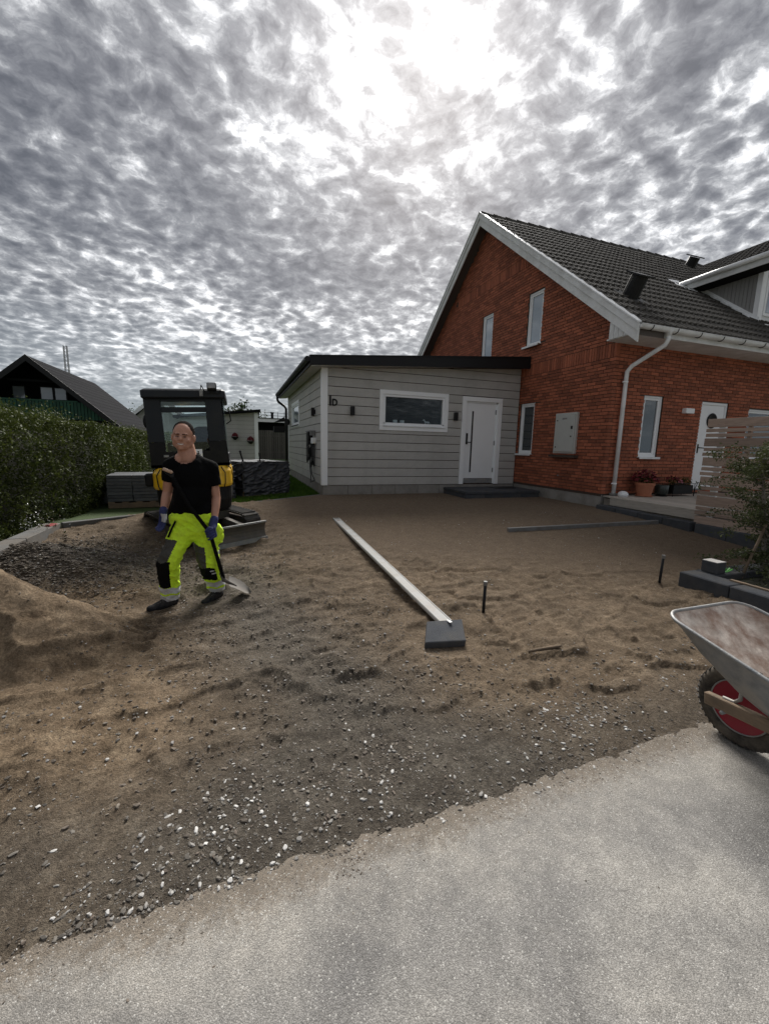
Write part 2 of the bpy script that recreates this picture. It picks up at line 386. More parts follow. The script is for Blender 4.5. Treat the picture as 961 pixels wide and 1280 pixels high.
def leafmat(name, c1, c2, tr=.25):
    m = bpy.data.materials.new(name); m.use_nodes = True; nt = m.node_tree; b = nt.nodes['Principled BSDF']
    gm = N(nt, 'ShaderNodeNewGeometry'); co = N(nt, 'ShaderNodeTexCoord').outputs['Object']
    big = noise(nt, co, 1.3, 3, .6)
    f = mth(nt, 'MULTIPLY_ADD', gm.outputs['Random Per Island'], .75, mth(nt, 'MULTIPLY_ADD', big, 1.2, -.5), clamp=True)
    c = ramp(nt, f, [(0, c1), (1, c2)])
    nt.links.new(c, b.inputs['Base Color']); b.inputs['Roughness'].default_value = .6; b.inputs['Specular IOR Level'].default_value = .2
    t = N(nt, 'ShaderNodeBsdfTranslucent'); nt.links.new(c, t.inputs[0])
    o = nt.nodes['Material Output']; ms = N(nt, 'ShaderNodeMixShader', i={0: tr, 1: b.outputs[0], 2: t.outputs[0]})
    nt.links.new(ms.outputs[0], o.inputs[0]); return m
M['hedge'] = leafmat('hedge_leaf', (.022,.036,.008), (.095,.116,.026))
M['shrub'] = leafmat('shrub_leaf', (.022,.036,.014), (.115,.130,.050))
M['grass'] = leafmat('grass_blade', (.035,.085,.012), (.12,.22,.03), .3)
M['tree'] = leafmat('tree_leaf', (.015,.028,.010), (.05,.08,.022))
M['potgreen'] = leafmat('pot_leaf', (.03,.05,.015), (.10,.12,.03))
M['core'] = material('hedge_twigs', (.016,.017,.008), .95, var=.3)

def yard_mat():
    m = bpy.data.materials.new('sand_and_gravel'); m.use_nodes = True; nt = m.node_tree; b = nt.nodes['Principled BSDF']
    co = N(nt, 'ShaderNodeTexCoord').outputs['Object']
    at = lambda n: N(nt, 'ShaderNodeAttribute', attribute_name=n).outputs['Fac']
    n0 = noise(nt, co, 1.4, 5, .6, .4); n1 = noise(nt, co, 9, 6, .7, .3); n2 = noise(nt, co, 60, 5, .75); n3 = noise(nt, co, 260, 3, .7)
    sand = ramp(nt, n1, [(.25, (.150,.105,.066)), (.5, (.235,.172,.112)), (.72, (.38,.29,.195))])
    earth = ramp(nt, n1, [(.25, (.105,.078,.052)), (.5, (.170,.128,.088)), (.75, (.25,.195,.138))])
    smooth = ramp(nt, n1, [(.3, (.165,.122,.084)), (.7, (.215,.162,.114))])
    gr = ramp(nt, n1, [(.25, (.062,.052,.042)), (.5, (.115,.099,.080)), (.75, (.19,.168,.138))])
    damp = mth(nt, 'MULTIPLY_ADD', mth(nt, 'SUBTRACT', noise(nt, co, 3.1, 6, .65, .6), .5), 1.5, 1.0); c = mixc(nt, at('sand'), earth, sand); c = vmth(nt, 'SCALE', c, s=damp).outputs[0]; c = mixc(nt, at('flat'), c, smooth)
    g = mth(nt, 'MULTIPLY_ADD', mth(nt, 'SUBTRACT', n0, .5), .5, at('gravel'), clamp=True)
    c = mixc(nt, g, c, gr)
    # grains: pale and dark specks
    vo = N(nt, 'ShaderNodeTexVoronoi', feature='F1', i={'Vector': co, 'Scale': 150.0})
    sp = ramp(nt, vo.outputs['Distance'], [(.18, 1.0), (.34, 0.0)])
    vcol = N(nt, 'ShaderNodeSeparateColor', i={0: vo.outputs['Color']})
    pale = mth(nt, 'MULTIPLY', sp, mth(nt, 'GREATER_THAN', vcol.outputs[0], .88))
    pale = mth(nt, 'MULTIPLY', pale, mth(nt, 'MULTIPLY_ADD', g, .75, .12))
    c = mixc(nt, pale, c, (.40,.385,.36))
    dk = mth(nt, 'MULTIPLY', sp, mth(nt, 'LESS_THAN', vcol.outputs[1], .22)); c = mixc(nt, mth(nt, 'MULTIPLY', dk, .5), c, (.03,.026,.022))
    f = mth(nt, 'MULTIPLY_ADD', mth(nt, 'SUBTRACT', n2, .5), 2.4, 1.0); f = mth(nt, 'MULTIPLY_ADD', mth(nt, 'SUBTRACT', n3, .5), 1.3, f); f = mth(nt, 'MAXIMUM', f, .25)
    c = vmth(nt, 'SCALE', c, s=f).outputs[0]
    nt.links.new(c, b.inputs['Base Color']); b.inputs['Roughness'].default_value = .95; b.inputs['Specular IOR Level'].default_value = .2
    h = mth(nt, 'MULTIPLY_ADD', n3, .5, mth(nt, 'MULTIPLY', n2, 1.0))
    bp = N(nt, 'ShaderNodeBump', i={'Strength': 1.0, 'Distance': .022, 'Height': h}); nt.links.new(bp.outputs[0], b.inputs['Normal'])
    return m
M['yard'] = yard_mat()
def road_mat():
    m = bpy.data.materials.new('worn_asphalt'); m.use_nodes = True; nt = m.node_tree; b = nt.nodes['Principled BSDF']
    co = N(nt, 'ShaderNodeTexCoord').outputs['Object']
    n0 = noise(nt, co, 1.6, 4, .6, .5); n1 = noise(nt, co, 14, 6, .7); n2 = noise(nt, co, 180, 4, .7)
    sepc = N(nt, 'ShaderNodeSeparateXYZ', i={0: co})
    c = ramp(nt, n0, [(.30, (.165,.160,.156)), (.48, (.265,.255,.240)), (.68, (.37,.352,.322))])
    # dust carried out of the yard lies thick along the edge
    ed = mth(nt, 'MULTIPLY_ADD', mth(nt, 'SUBTRACT', n1, .5), .9, mth(nt, 'MULTIPLY_ADD', mth(nt, 'MULTIPLY_ADD', sepc.outputs[0], -.035, sepc.outputs[1]), 2.2, -2.05), clamp=True)
    c = mixc(nt, mth(nt, 'MULTIPLY', ed, .6), c, (.32,.29,.245))
    nd = noise(nt, co, 42, 5, .75)
    e2 = mth(nt, 'MULTIPLY_ADD', mth(nt, 'SUBTRACT', nd, .5), 2.6, mth(nt, 'MULTIPLY_ADD', mth(nt, 'MULTIPLY_ADD', sepc.outputs[0], -.035, sepc.outputs[1]), 9.0, mth(nt, 'MULTIPLY_ADD', mth(nt, 'SUBTRACT', n0, .5), 1.6, -10.35)), clamp=True)
    c = mixc(nt, mth(nt, 'MULTIPLY', e2, .85), c, (.155,.122,.088))
    vo = N(nt, 'ShaderNodeTexVoronoi', feature='F1', i={'Vector': co, 'Scale': 260.0})
    vc = N(nt, 'ShaderNodeSeparateColor', i={0: vo.outputs['Color']})
    st = mth(nt, 'MULTIPLY_ADD', vc.outputs[0], .5, .75)
    c = vmth(nt, 'SCALE', c, s=st).outputs[0]
    gap = ramp(nt, vo.outputs['Distance'], [(.35, 0.0), (.62, 1.0)]); c = mixc(nt, mth(nt, 'MULTIPLY', gap, .35), c, (.08,.075,.065))
    pale = mth(nt, 'GREATER_THAN', vc.outputs[1], .965); c = mixc(nt, mth(nt, 'MULTIPLY', pale, .7), c, (.5,.49,.46))
    f = mth(nt, 'MULTIPLY_ADD', mth(nt, 'SUBTRACT', n1, .5), .95, 1.03); f = mth(nt, 'MULTIPLY_ADD', mth(nt, 'SUBTRACT', n2, .5), 1.2, f); c = vmth(nt, 'SCALE', c, s=f).outputs[0]
    nt.links.new(c, b.inputs['Base Color']); b.inputs['Roughness'].default_value = .8
    h = mth(nt, 'MULTIPLY_ADD', vo.outputs['Distance'], -.8, n2)
    bp = N(nt, 'ShaderNodeBump', i={'Strength': .55, 'Distance': .004, 'Height': h}); nt.links.new(bp.outputs[0], b.inputs['Normal'])
    return m
M['road'] = road_mat()
M['soil'] = material('dry_ground', (.10,.10,.055), .95, var=.3, vscale=1.0, bump=.3)
M['lawn'] = material('lawn_turf', (.035,.060,.012), .95, var=.35, vscale=4, bump=.5, bscale=60)

# ------------------------------------------------------------------ ground
gx = np.concatenate([-np.geomspace(5,600,22)[::-1], np.arange(-4.5,14,.5), np.geomspace(14,600,22)])
gy = np.concatenate([-np.geomspace(4,600,20)[::-1], np.arange(-3.5,18,.5), np.geomspace(18,900,24)])
X, Y = np.meshgrid(gx, gy); Z = base_h(X, Y) - .05 - .35*sstep(9.9, 9.2, Y)*sstep(-4.6, -4., X)*sstep(9, 8, X)
o = gridmesh('ground', X, Y, Z, M['soil']); o['kind'] = 'structure'
# road: lies across the foreground, a little crowned
X, Y = np.meshgrid(np.linspace(-40, 40, 161), np.linspace(-7, 1.58, 36)); Z = -.300 + .006*np.sin(Y*.9) + 0*X
o = gridmesh('road', X, Y, Z, M['road']); o['kind'] = 'structure'

def yard_height(x, y):
    z = base_h(x, y)
    flat = sstep(5.2, 6.8, y + .55*x - .3*np.maximum(0, 2-x)) * sstep(-.2, 1.2, x)        # screeded bed by the house
    rough = 1 - .93*flat
    # sand heap
    def heap(cx, cy, rx, ry, h, ang=0, p=1.3):
        c, s = math.cos(ang), math.sin(ang); u = ((x-cx)*c+(y-cy)*s)/rx; v = (-(x-cx)*s+(y-cy)*c)/ry
        d = np.sqrt(u*u+v*v); d = d + .14*fbm(x, y, 1.6, 3, 41); return h*np.clip(1-d, 0, None)**p/(1+.0*d)
    z = z + heap(-1.70, 3.45, 1.0, .64, .60, -.18, .95) + heap(-1.35, 2.15, 1.1, .55, .12, .35, 1.2)
    z = z + heap(-2.0, 5.05, 1.15, .85, .34, -.2, 1.1)
    tramp = fbm(x, y, 2.6, 5, 3, .55)
    z = z + rough*(.021*tramp + .010*fbm(x, y, 9, 5, 9, .62))*sstep(1.1,2.0,y)
    # ridged ripples and heel marks
    z = z + rough*.005*np.clip(fbm(x, y, 16, 3, 71, .6)+.1, 0, 1)*sstep(1.25,1.6,y)
    r = 1-np.abs(fbm(x*1.0+.3*fbm(x,y,3,2,5), y*1.4, 4.2, 3, 21)); wx = x+.22*fbm(x,y,1.6,3,50); wy = y+.22*fbm(x,y,1.6,3,51); rr_ = 1-np.abs(fbm((wx+.35*wy)*.8, (wy-.35*wx)*2.0, 1.5, 3, 52, .45))
    z = z + rough*sstep(1.5,2.4,y)*(1-.35*sstep(.8,1.6,x))*(.038*np.clip(rr_,0,1)**8 + .022*(r**7)*sstep(-.2,.5,fbm(x,y,.8,2,77)+.3))
    z = z + rough*.006*fbm((x+.5*y)*.35, (y-.5*x)*2.6, 7, 3, 53)
    z = z - rough*.016*sstep(1.3,2.,y)*sstep(.25,.45,fbm(x*.9, y*1.3, 3.3, 2, 55))
    z = z + rough*.008*fbm(x, y, 28, 4, 13, .75) + .002*fbm(x, y, 45, 2, 14)
    # low terraces of dragged sand, mid right
    t = fbm(x*.8, y*1.6, 2.2, 3, 90); z = z + rough*.032*sstep(.0,.05,t)*sstep(1.0,2.2,x)*sstep(5.5,4,y)
    # cleat prints of the machine track beside the man
    cx, cy = -.70+.12*(y-3.6), 3.55; m = sstep(.12,.09,np.abs(x-cx))*sstep(.42,.36,np.abs(y-cy))
    trk = m*(.019*np.clip(3*np.sin((y*1.0-.25*x)*2*PI/.105),-1,1) - .010)
    z = z - .15*np.exp(-((x+.70)/1.15)**2-((y-5.95)/.85)**2)
    for fx_, fy_, fr_ in ((-.69,3.99,.20),(-.28,4.11,.18)):
        m = sstep(1.35, .75, np.sqrt((x-fx_)**2+(y-fy_)**2)/fr_); z = z*(1-m) + (-.322+.004*fbm(x,y,20,3,4))*m
    for (a0, b0, c0, f0, x0, x1, h0, w0) in ((2.62,.10,.06,2.6,-2.4,-.45,.045,.30),(2.28,.24,.05,3.4,-2.4,-.7,.032,.22),(1.98,.16,.04,2.9,-2.2,-.55,.026,.20),(3.05,.30,.05,2.2,-1.2,.1,.024,.20),(3.55,-.12,.05,2.7,1.5,3.6,.030,.24),(2.75,-.10,.06,2.3,2.3,4.2,.026,.22),(4.15,-.05,.06,2.0,1.2,3.2,.022,.20)):
        d = y-(a0+b0*(x+1.0)+c0*np.sin(f0*x+a0*5)+.03*fbm(x,y,4,2,int(a0*10))); z = z + h0*sstep(x0,x0+.5,x)*sstep(x1,x1-.6,x)*np.where(d > 0, np.exp(-np.abs(d)/w0), np.exp(-np.abs(d)/.035))
    m = sstep(.32,.22,np.sqrt((x-1.46)**2+(y-2.68)**2)); z = z*(1-m)+np.minimum(z,-.318)*m
    z = z + trk
    # the front margin thins out over the road
    ed = 1.335 + .035*np.maximum(x,-.5) + .018*fbm(x, x*0, 1.1, 3, 31) + .006*fbm(x, y, 9, 4, 32, .6)
    z = z - .03*sstep(.0, .22, ed-y)
    z = z + .024*sstep(ed-.10, ed+.26, y) + .006*fbm(x, y, 11, 4, 88, .65)*sstep(2.2,1.8,y)*sstep(1.2,1.5,y)
    w = sstep(ed-.04, ed+.50, y); ze = -.300+.022*sstep(ed-.13, ed+.16, y)-.03*sstep(ed-.10, ed-.30, y)+.0035*fbm(x, y, 15, 4, 7, .65)
    z = ze*(1-w) + np.where(y < 1.9, np.maximum(z, -.290), z)*w
    return z, flat
xs = np.arange(-2.6, 7.62, .0155); ys = [1.02]
while ys[-1] < 10.9: ys.append(ys[-1] + .0105 + .0036*(ys[-1]-1))
X, Y = np.meshgrid(xs, np.array(ys)); Z, flat = yard_height(X, Y)
# kerb line on the far side: the yard ends on it
lim = 6.86 + (X+2.35)*(9.62-6.86)/(1.9+2.35)
Z = np.where((Y > lim+.05) & (X < 1.86), -.25, Z)
Z = np.where((X < -2.40) & (Y > 1.0), np.minimum(Z, -.25), Z); Z = np.where(X < -2.22, np.minimum(Z, -.045), Z)
gravel = np.clip((.75*sstep(2.1, 1.4, Y)*sstep(-.5,1.5,X)+.9*sstep(1.0,-.2,X)*sstep(2.3,1.5,Y)) + 1.05*np.exp(-(((X-.20-.30*(3.2-Y))/.58)**2)) * sstep(6.,4.2,Y)
                 + 1.1*np.exp(-((X+1.75)/.95)**2-((Y-5.25)/.85)**2) - .1, 0, 1)
sandm = np.clip(sstep(-.2,-.9,X+.25*(Y-3))*sstep(4.75,4.2,Y) + .45*sstep(.9,1.8,X)*sstep(5.5,4,Y), 0, 1)
gravel = gravel*(1-.75*sstep(-.5,-1.0,X)*sstep(1.9,2.3,Y)*sstep(4.75,4.2,Y))
o = gridmesh('sandy_yard', X, Y, Z, M['yard'], {'sand': sandm, 'gravel': gravel*(1-flat), 'flat': flat}); o['kind'] = 'structure'
XS, YS, ZS = xs, np.array(ys), Z
def yz(x, y):
    i = np.clip(np.searchsorted(YS, y), 0, len(YS)-1); j = np.clip(np.searchsorted(XS, x), 0, len(XS)-1); return ZS[i, j]

# loose stones: nobody could count them
def stones(name, n, sampler, size, mat, seed, flatn=.7, sink=.25):
    rng = np.random.default_rng(seed)
    t = (1+5**.5)/2
    iv = np.array([(-1,t,0),(1,t,0),(-1,-t,0),(1,-t,0),(0,-1,t),(0,1,t),(0,-1,-t),(0,1,-t),(t,0,-1),(t,0,1),(-t,0,-1),(-t,0,1)])/1.9
    ifc = np.array([(0,11,5),(0,5,1),(0,1,7),(0,7,10),(0,10,11),(1,5,9),(5,11,4),(11,10,2),(10,7,6),(7,1,8),(3,9,4),(3,4,2),(3,2,6),(3,6,8),(3,8,9),(4,9,5),(2,4,11),(6,2,10),(8,6,7),(9,8,1)])
    x, y = sampler(rng, n); n = len(x); s = size[0]*(size[1]/size[0])**(rng.random(n)**2.2)
    V = np.clip(iv[None]*(1+.9*(rng.random((n,12,1))-.5)), -.72+.25*rng.random((n,1,3)), .72-.25*rng.random((n,1,3)))*1.25*(np.stack([1+.7*rng.random(n), .65+.4*rng.random(n), flatn*(.5+.5*rng.random(n))], -1)[:,None])
    a = rng.random(n)*2*PI; b = (rng.random(n)-.5)*.9; ca, sa, cb, sb = np.cos(a), np.sin(a), np.cos(b), np.sin(b)
    vx = V[...,0]; vy = V[...,1]*cb[:,None]-V[...,2]*sb[:,None]; vz = V[...,1]*sb[:,None]+V[...,2]*cb[:,None]
    V = np.stack([vx*ca[:,None]-vy*sa[:,None], vx*sa[:,None]+vy*ca[:,None], vz], -1)*s[:,None,None]*.5
    z = yz(x, y); z = np.maximum(z, -.302+.006*np.sin(y*.9)); V = V + np.stack([x, y, z + s*.5*(flatn*.5-sink)], -1)[:,None]
    F = (ifc[None] + (np.arange(n)*12)[:,None,None]).reshape(-1,3)
    o = facesmesh(name, V.reshape(-1,3), F, mat); return o
def stone_mat(name, stops, rough=.85):
    m = bpy.data.materials.new(name); m.use_nodes = True; nt = m.node_tree; b = nt.nodes['Principled BSDF']
    gm = N(nt, 'ShaderNodeNewGeometry'); co = N(nt, 'ShaderNodeTexCoord').outputs['Object']
    c = ramp(nt, gm.outputs['Random Per Island'], stops, 'CONSTANT'); f = mth(nt, 'MULTIPLY_ADD', noise(nt, co, 60, 4, .6), .9, .55)
    nt.links.new(vmth(nt, 'SCALE', c, s=f).outputs[0], b.inputs['Base Color']); b.inputs['Roughness'].default_value = rough
    return m
M['stones'] = stone_mat('crushed_stone', [(0,(.10,.09,.078)),(.28,(.16,.145,.125)),(.50,(.13,.105,.085)),(.62,(.25,.24,.225)),(.78,(.42,.41,.39)),(.90,(.56,.55,.53))])
M['darkstones'] = stone_mat('dark_crushed_stone', [(0,(.085,.070,.056)),(.4,(.14,.115,.092)),(.75,(.20,.172,.14)),(.95,(.25,.24,.23))])
def s_front(rng, n):
    x = rng.random(n*4)*6.2-1.6; y = 1.28+rng.random(n*4)**1.5*(1.25-.12*x)
    band = .16+.9*sstep(.3,-.6,x)*sstep(.75,.1,y-1.28)+.75*np.exp(-((x-.55)/.55)**2-((y-1.55)/.22)**2)+.6*np.exp(-((x-1.75)/.45)**2-((y-1.62)/.16)**2)
    k = rng.random(n*4) < np.clip(band*(.75+1.3*fbm(x, y, 2.2, 3, 60)), .02, 1); return x[k][:n], y[k][:n]
tag(stones('gravel', 6500, s_front, (.004,.022), M['stones'], 5), 'pale crushed stones strewn along the edge of the grey road', 'gravel', kind='stuff')
def s_mid(rng, n):
    y = 1.5+rng.random(n*3)*4.6; x = .1+.35*(3.2-y)+rng.normal(size=n*3)*.85
    k = rng.random(n*3) < np.clip(.55+.9*fbm(x, y, 1.2, 3, 61), .02, 1); return x[k][:n], y[k][:n]
tag(stones('dark_gravel', 8000, s_mid, (.007,.024), M['darkstones'], 6), 'dark gravel trodden into the middle of the yard', 'gravel', kind='stuff')
def s_heap(rng, n):
    x = -1.80+rng.normal(size=n)*.60; y = 5.2+rng.normal(size=n)*.5; k = x > -2.29; return x[k], y[k]
tag(stones('gravel_heap', 16000, s_heap, (.010,.032), M['darkstones'], 8, sink=.1), 'low heap of dark gravel by the left kerb', 'gravel heap', kind='stuff')
def s_all(rng, n):
    x = rng.random(n*2)*8-2; y = 1.6+rng.random(n*2)*5; k = rng.random(n*2) < .5; return x[k][:n], y[k][:n]
tag(stones('scattered_gravel', 2600, s_all, (.006,.020), M['stones'], 9), 'small loose stones scattered over the sandy yard', 'gravel', kind='stuff')
def s_road(rng, n):
    x = np.concatenate([rng.random(n//2)*4-1.2, .33+rng.normal(size=n//2)*.045]); y = np.concatenate([1.42-np.abs(rng.normal(size=n//2))*.22, 1.24+rng.normal(size=n//2)*.035]); return x, y
def s_edge(rng, n): x = rng.random(n)*6-1.4; return x, 1.28+.035*np.maximum(x,-.5)-np.abs(rng.normal(size=n))*.05+.03*rng.normal(size=n)
tag(stones('edge_crumbs', 9000, s_edge, (.002,.009), M['darkstones'], 20, sink=.1), 'brown grit thinning out from the yard onto the grey road', 'grit', kind='stuff')
tag(stones('crumbs_on_road', 700, s_road, (.003,.010), M['darkstones'], 10, sink=.0), 'dark crumbs of earth spilled onto the grey road', 'earth crumbs', kind='stuff')

# lawn behind the kerbs, reaching to the fence
lx = np.concatenate([np.arange(-14, -2.3, .6), np.arange(-2.35, 1.9, .12), np.arange(2, 12, .8)]); ly = np.concatenate([np.arange(6.6, 18, .12), np.arange(18, 60, .8)])
X, Y = np.meshgrid(lx, ly); lim = 6.93 + (X+2.35)*(9.62-6.86)/(1.9+2.35)
Z = np.where(((Y > lim) | (X < -2.45)) & (X < 2.1) | (Y > 17.2), -.008 + .02*fbm(X, Y, .9, 3, 3), -.6)
o = gridmesh('lawn', X, Y, Z, M['lawn']); o['kind'] = 'structure'
def blades(name, x, y, h, mat, label):
    n = len(x); rng = np.random.default_rng(3); a = rng.random(n)*2*PI; w = .006+.005*rng.random(n); hh = h*(.6+.8*rng.random(n)); l = (rng.random((n,2))-.5)*.8
    b0 = np.stack([x-np.cos(a)*w, y-np.sin(a)*w, 0*x-.012], -1); b1 = np.stack([x+np.cos(a)*w, y+np.sin(a)*w, 0*x-.012], -1); t = np.stack([x+l[:,0]*hh, y+l[:,1]*hh, hh], -1)
    V = np.stack([b0,b1,t],1).reshape(-1,3); return tag(facesmesh(name, V, np.arange(3*n).reshape(-1,3), mat), label, 'grass', kind='stuff')
rng = np.random.default_rng(12); n = 42000
x = 1.8-2.8*rng.random(n)**1.3; y = 8.6+rng.random(n)**1.5*17; k = y > 7.05+(x+2.35)*.65+.05
blades('grass', x[k], y[k], .055, M['grass'], 'short green lawn between the black wrapped stack and the grey annex')

# ------------------------------------------------------------------ brick house
HX, HY = 7.08, 6.585          # left (gable) wall plane, front wall plane
RY, RZ, RS = 11.5, 7.80, .777 # ridge line and slope of the roof
EY = 5.93                     # eave of the front slope
BX = 6.75                     # bargeboard plane
def roof_z(y): return RZ - RS*abs(y-RY)
house = empty('brick_house', (HX, HY, 0), 'two storey red brick house with a dark tiled gable roof and white bargeboards', 'house')
WT = .26
def wall_core(mb, u0, u1, top, opens, put, du=.5):
    """mortar body behind the bricks: columns cut round the openings"""
    us = {u0, u1}
    for a, b, c, d in opens: us |= {a, b}
    u = u0
    while u < u1: us.add(round(u, 4)); u += du
    us = sorted(v for v in us if u0 <= v <= u1)
    for a, b in zip(us[:-1], us[1:]):
        if b-a < 1e-4: continue
        m = (a+b)/2; zs = [0.26]
        for (oa, ob, oc, od) in sorted(opens, key=lambda t: t[2]):
            if oa <= m <= ob: zs += [oc, od]
        zs.append(None)
        for k in range(0, len(zs), 2):
            put(mb, a, b, zs[k], zs[k+1], top(a), top(b))
def put_gable(mb, a, b, z0, z1, ta, tb):
    p = [(a, z0), (b, z0), (b, z1 if z1 else tb), (a, z1 if z1 else ta)]; mb.prism(p, HX+.012, HX+WT, 'x')
def put_front(mb, a, b, z0, z1, ta, tb):
    p = [(a, z0), (b, z0), (b, z1 if z1 else tb), (a, z1 if z1 else ta)]; mb.prism(p, HY+.012, HY+WT, 'y')
# openings (u0, u1, z0, z1); u is y on the gable, x on the front
GO = [(8.88, 9.44, 3.77, 5.06), (11.01, 11.57, 3.77, 5.08), (8.89, 9.45, 1.07, 2.36)]
FO = [(7.98, 8.52, 1.09, 2.36), (9.70, 10.58, .36, 2.33), (11.3, 12.6, 1.1, 2.25), (13.6, 14.6, 1.1, 2.3)]
core = MB(); wall_core(core, HY+.02, 16.42, lambda y: roof_z(y)-.16, GO, put_gable)
wall_core(core, HX+.06, 18.5, lambda x: 3.86, FO, put_front, 1.5)
core.box(HX+.1, 16.2, .26, 18.5, 16.42, 3.8); core.box(18.3, HY+WT, .26, 18.5, 16.2, 3.8)
core.build('mortar_wall', M['mortar'], house)
# bricks
bricks = []   # (kind, u0, u1, z0, z1)
CH, BL, JT = .0700, .222, .0130
def lay(kind, u0, u1, top, opens, soldiers):
    rng = random.Random(5 if kind == 'g' else 6); r = 0; z = .315
    while True:
        if z > top(RY if kind == 'g' else u0): break
        sol = next((s for s in soldiers if s[0]-.01 <= z < s[0]+CH-.011), None)
        segs = [(u0, u1)]
        if sol:  # upright course over part of the wall; running bond continues either side
            zt = z+4*CH-JT
            n = int((min(sol[2], u1)-max(sol[1], u0))/(CH)); s0 = max(sol[1], u0)
            for i in range(n):
                a = s0+i*CH; b = a+CH-JT
                if zt > top((a+b)/2)-.1: continue
                bricks.append((kind, a, b, z, zt))
        h = CH-JT; off = (0, BL/2, BL/4, BL*.75)[r % 4] if kind == 'g' else (0, BL/2)[r % 2]
        u = u0-off
        while u < u1:
            a, b = max(u, u0), min(u+BL-JT, u1); u += BL
            if b-a < .012: continue
            if any(s[1]-.002 < (a+b)/2 < s[2]+.002 and s[0]-.01 <= z < s[0]+4*CH-.02 for s in soldiers): continue
            if z+h > top((a+b)/2)-.10: continue
            za, zb = z, z+h; parts = [(a, b, za, zb)]
            for oa, ob, oc, od in opens:
                np_ = []
                for (pa, pb, pc, pd) in parts:
                    if pb <= oa or pa >= ob or pd <= oc or pc >= od: np_.append((pa, pb, pc, pd)); continue
                    if pc < oc-.015: np_.append((pa, pb, pc, oc-.004)); continue
                    if pd > od+.015: np_.append((pa, pb, od+.004, pd)); continue
                    if oa-pa > .02: np_.append((pa, oa, pc, pd))
                    if pb-ob > .02: np_.append((ob, pb, pc, pd))
                parts = np_
            for p in parts: bricks.append((kind,)+p)
        z += CH; r += 1
zc = lambda z: .315+round((z-.315)/CH)*CH
lay('g', HY, 16.42, lambda y: roof_z(y)-.05, GO, [(zc(3.07), HY, 9.9), (zc(5.76), 8.9, 13.2)])
lay('f', HX, 14.6, lambda x: 3.62, FO, [])
def bbox_of(b):
    k, a, c, z0, z1 = b
    return (HX, a, z0, HX+.10, c, z1) if k == 'g' else (a if a > HX+.001 else HX+.0, HY, z0, c, HY+.10, z1)
def prox(b):
    x0,y0,z0,x1,y1,z1 = bbox_of(b); c = np.array([(x0+x1)/2, (y0+y1)/2, (z0+z1)/2-CAM_Z]); d = np.linalg.norm(c)
    fore = abs(c[0])/d if b[0] == 'g' else abs(c[1])/d
    hid = (b[0] == 'g' and b[2] > 9.4 and b[4] < 3.5) or (b[0] == 'f' and b[1] > 9.2) or (b[0] == 'f' and b[4] < .4)
    return (b[2]-b[1])*fore/d**1.0 - (1 if hid else 0)
# quoins: the gable bricks own the corner, so front bricks start past it
bricks = [b for b in bricks if not (b[0] == 'f' and b[2] <= HX+.11)]
bricks = [(b[0], max(b[1], HX+.105), b[2], b[3], b[4]) if b[0] == 'f' else b for b in bricks]
bricks.sort(key=prox, reverse=True)
rb = random.Random(2); rest = MB()
for i, b in enumerate(bricks):
    x0,y0,z0,x1,y1,z1 = bbox_of(b); e = rb.uniform(-.0025, .0025)
    if b[0] == 'g': x0 += e
    else: y0 += e
    if i < 300:
        o = piece('brick', M['brick'], house, round(x0,3),y0,z0,x1,y1,z1)
    else: rest.box(x0,y0,z0,x1,y1,z1)
o = rest.build('brick_wall', M['brick'], house, fix=False); o['kind'] = 'stuff'
# plinth
p = MB(); p.box(HX+.02, HY+.02, -.25, HX+.25, 16.3, .30); p.box(HX+.25, HY+.02, -.25, 18.4, HY+.25, .30); p.build('plinth', M['plinth'], house, bevel=.006)

def house_window(opening, plane, axis, frost=None, split=False, sill_out=.10):
    """white frame, sash, pane and projecting metal sill in a brick opening"""
    a, b, z0, z1 = opening; g = axis == 'g'
    def bx(mb, u0, u1, v0, v1, n0, n1):
        if g: mb.box(plane+n0, u0, v0, plane+n1, u1, v1)
        else: mb.box(u0, plane+n0, v0, u1, plane+n1, v1)
    f = MB(); t = .045
    for (u0,u1,v0,v1) in ((a,b,z0,z0+t),(a,b,z1-t,z1),(a,a+t,z0+t,z1-t),(b-t,b,z0+t,z1-t)): bx(f,u0,u1,v0,v1,.035,.13)
    fr = f.build('window_frame', M['white'], house, bevel=.004)
    s = MB(); e = .010; w = .045
    A,B,C,D = a+t+e*0, b-t, z0+t, z1-t
    for (u0,u1,v0,v1) in ((A,B,C,C+w),(A,B,D-w,D),(A,A+w,C+w,D-w),(B-w,B,C+w,D-w)): bx(s,u0,u1,v0,v1,.052,.12)
    s.build('sash', M['white'], fr, bevel=.004)
    q = MB(); bx(q, A+w-.005, B-w+.005, C+w-.005, D-w+.005, .075, .082); q.build('pane', frost or M['pane'], fr)
    q = MB()
    if g: q.prism([(a-.03, z0-.012), (b+.03, z0-.012), (b+.03, z0+.004), (a-.03, z0+.004)], plane-sill_out*.6, plane+.05, 'x')
    else: q.prism([(a-.03, z0-.012), (b+.03, z0-.012), (b+.03, z0+.004), (a-.03, z0+.004)], plane-sill_out*.6, plane+.05, 'y')
    if g: q.box(plane-sill_out*.6-.004, a-.03, z0-.04, plane-sill_out*.6, b+.03, z0+.002)
    else: q.box(a-.03, plane-sill_out*.6-.004, z0-.04, b+.03, plane-sill_out*.6, z0+.002)
    q.build('window_sill', M['whitemetal'], fr)
    return fr
house_window(GO[0], HX, 'g', M['paneblue'], sill_out=.16); house_window(GO[1], HX, 'g', M['paneblue']); house_window(GO[2], HX, 'g')
house_window(FO[0], HY, 'f'); house_window(FO[2], HY, 'f'); house_window(FO[3], HY, 'f')
